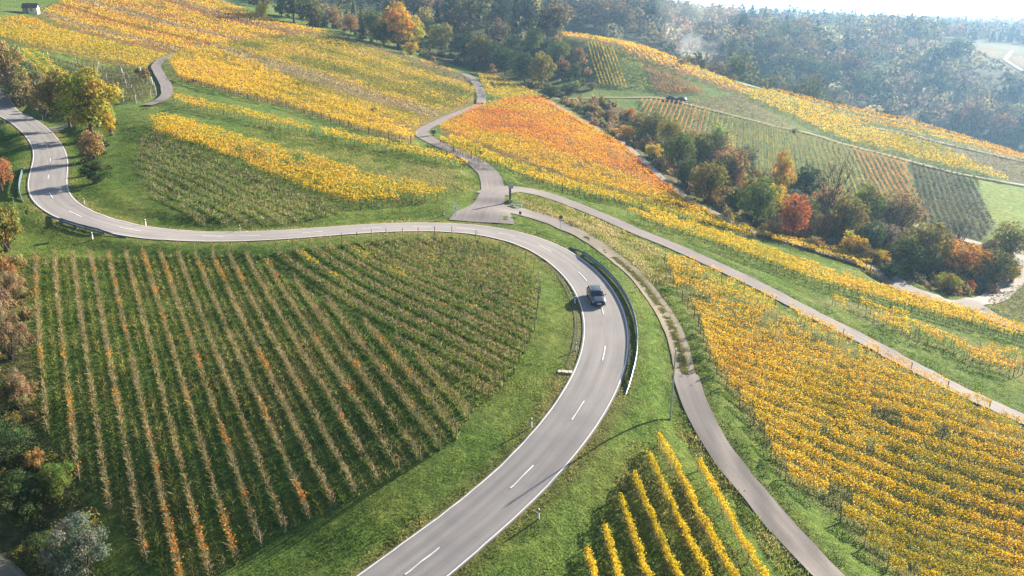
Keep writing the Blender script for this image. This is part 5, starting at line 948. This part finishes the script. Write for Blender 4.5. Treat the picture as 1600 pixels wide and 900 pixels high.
i = (np.arange(len(DT) - 1)[:, None] * 8 + np.arange(7)[None]).ravel(); tag(obj('ditch', mk_mesh('ditch', np.stack([X, Y, ZZ], -1).reshape(-1, 3), np.stack([i, i + 1, i + 9, i + 8], 1), M_EARTH)), kind='structure')
# hut on the hilltop
M_WALL = plain('hut_plaster', (0.66, 0.62, 0.56), 0.85, var=0.12); M_ROOF = plain('hut_tiles', (0.085, 0.06, 0.055), 0.85, var=0.3, scale=4); M_SHUT = plain('hut_timber', (0.40, 0.27, 0.08), 0.7); M_DOOR = plain('hut_door', (0.10, 0.20, 0.26), 0.6)
hp = stand(50, 20.5); e = empty('vineyard_hut', hp, math.radians(14), 'small white gabled hut with dark roof on the hilltop', 'hut')
g = MB(); sec = [(-1.7, -0.5), (1.7, -0.5), (1.7, 2.0), (0, 3.25), (-1.7, 2.0)]; g.loft([[Vector((x, y, z)) for y, z in sec] for x in (-2.3, 2.3)]); g.obj('wall', M_WALL, e)
for s in (-1, 1):
    r = MB(); r.loft([[Vector((x, s * 2.05, 1.80)), Vector((x, 0, 3.32)), Vector((x, 0, 3.46)), Vector((x, s * 2.05, 1.94))] for x in (-2.65, 2.6)]); r.obj('roof_slope', M_ROOF, e)
o = MB().box(-1.5, -0.7, -1.76, -1.70, 0, 1.8).obj('door', M_DOOR, e); MB().box(-0.8, -0.74, -1.80, -1.76, 0.85, 1.0).obj('handle', M_POSTG, o); MB().box(-2.5, -1.6, -1.80, -1.705, 0.2, 1.9).obj('shutter', M_SHUT, e); MB().box(0.0, 0.9, -1.80, -1.705, 0.6, 1.7).obj('shutter', M_SHUT, e); w_ = MB().box(2.3, 2.36, -0.4, 0.4, 0.8, 1.6).obj('window', M_SHUT, e); MB().box(2.36, 2.37, -0.3, 0.3, 0.9, 1.5).obj('pane', M_GLASS, w_)
e = empty('shed', stand(504, 17), 0.2, 'tiny white shed on the far meadow behind the ridge', 'shed'); MB().box(-2.2, 2.2, -1.4, 1.4, -0.6, 2.0).obj('wall', M_WHITE, e); MB().loft([[Vector((x, -1.7, 1.95)), Vector((x, 0, 2.7)), Vector((x, 1.7, 1.95)), Vector((x, 0, 2.8))] for x in (-2.4, 2.4)]).obj('roof', M_POSTG, e); MB().box(-0.5, 0.5, -1.46, -1.4, -0.5, 1.5).obj('door', M_DOOR, e)
# smoke of a garden fire in the valley
sp = PS(1084, 77, 520); sx, sy = sp[0], sp[1]; sz = sp[2] - 14
sm = MB(); rings = []
for k in range(9):
    f = k / 8; r = 5 + 30 * f ** 0.8; c = Vector((sx + 10 * f * f - 2, sy + 6 * f, sz - 4 + 52 * f)); rings.append([c + Vector((math.cos(a) * r, math.sin(a) * r, 0)) for a in np.linspace(0, 2 * math.pi, 15)[:-1]])
smoke = sm.loft(rings).obj('smoke', None); tag(smoke, 'thin white smoke plume rising from the wooded valley', 'smoke', kind='stuff')
m, nt, out = new_mat('smoke'); pv = N(nt, 'ShaderNodeVolumePrincipled'); pv.inputs['Color'].default_value = (0.9, 0.94, 1, 1); tc = N(nt, 'ShaderNodeTexCoord'); gm = N(nt, 'ShaderNodeNewGeometry')
nz = noise(nt, 0.035, 4, 0.65, gm.outputs['Position']); den = ramp(nt, nz, [(0.42, (0, 0, 0)), (0.72, (1, 1, 1))])
d1 = N(nt, 'ShaderNodeVectorMath', operation='DISTANCE'); nt.links.new(gm.outputs['Position'], d1.inputs[0]); d1.inputs[1].default_value = (sx + 2, sy + 1, sz + 14)
fall = N(nt, 'ShaderNodeMapRange'); nt.links.new(d1.outputs['Value'], fall.inputs[0]); fall.inputs[1].default_value = 2; fall.inputs[2].default_value = 13; fall.inputs[3].default_value = 0.13; fall.inputs[4].default_value = 0.004
mu = N(nt, 'ShaderNodeMath', operation='MULTIPLY'); nt.links.new(den, mu.inputs[0]); nt.links.new(fall.outputs[0], mu.inputs[1]); nt.links.new(mu.outputs[0], pv.inputs['Density']); pv.inputs['Anisotropy'].default_value = 0.3; nt.links.new(pv.outputs[0], out.inputs['Volume']); smoke.data.materials.append(m)
HAZE = 0.00018
# ---------------------------------------------------------------- haze
hz = MB(); hz.box(XS[0] - 200, XS[-1] + 200, YS[0] - 200, YS[-1] + 200, float(Z.min()) - 1.5, float(Z.max()) + 25); haze = hz.obj('haze', None); tag(haze, 'thin pale autumn haze over the whole valley', 'haze', kind='stuff')
m, nt, out = new_mat('haze'); pv = N(nt, 'ShaderNodeVolumePrincipled'); pv.inputs['Color'].default_value = (0.36, 0.63, 1.0, 1); pv.inputs['Density'].default_value = HAZE
pv.inputs['Anisotropy'].default_value = 0.5; nt.links.new(pv.outputs[0], out.inputs['Volume']); haze.data.materials.append(m)
print('ROWS', ROWS_DONE, 'tris', sum(len(me.polygons) for me in bpy.data.meshes), 'objects', len(bpy.data.objects))
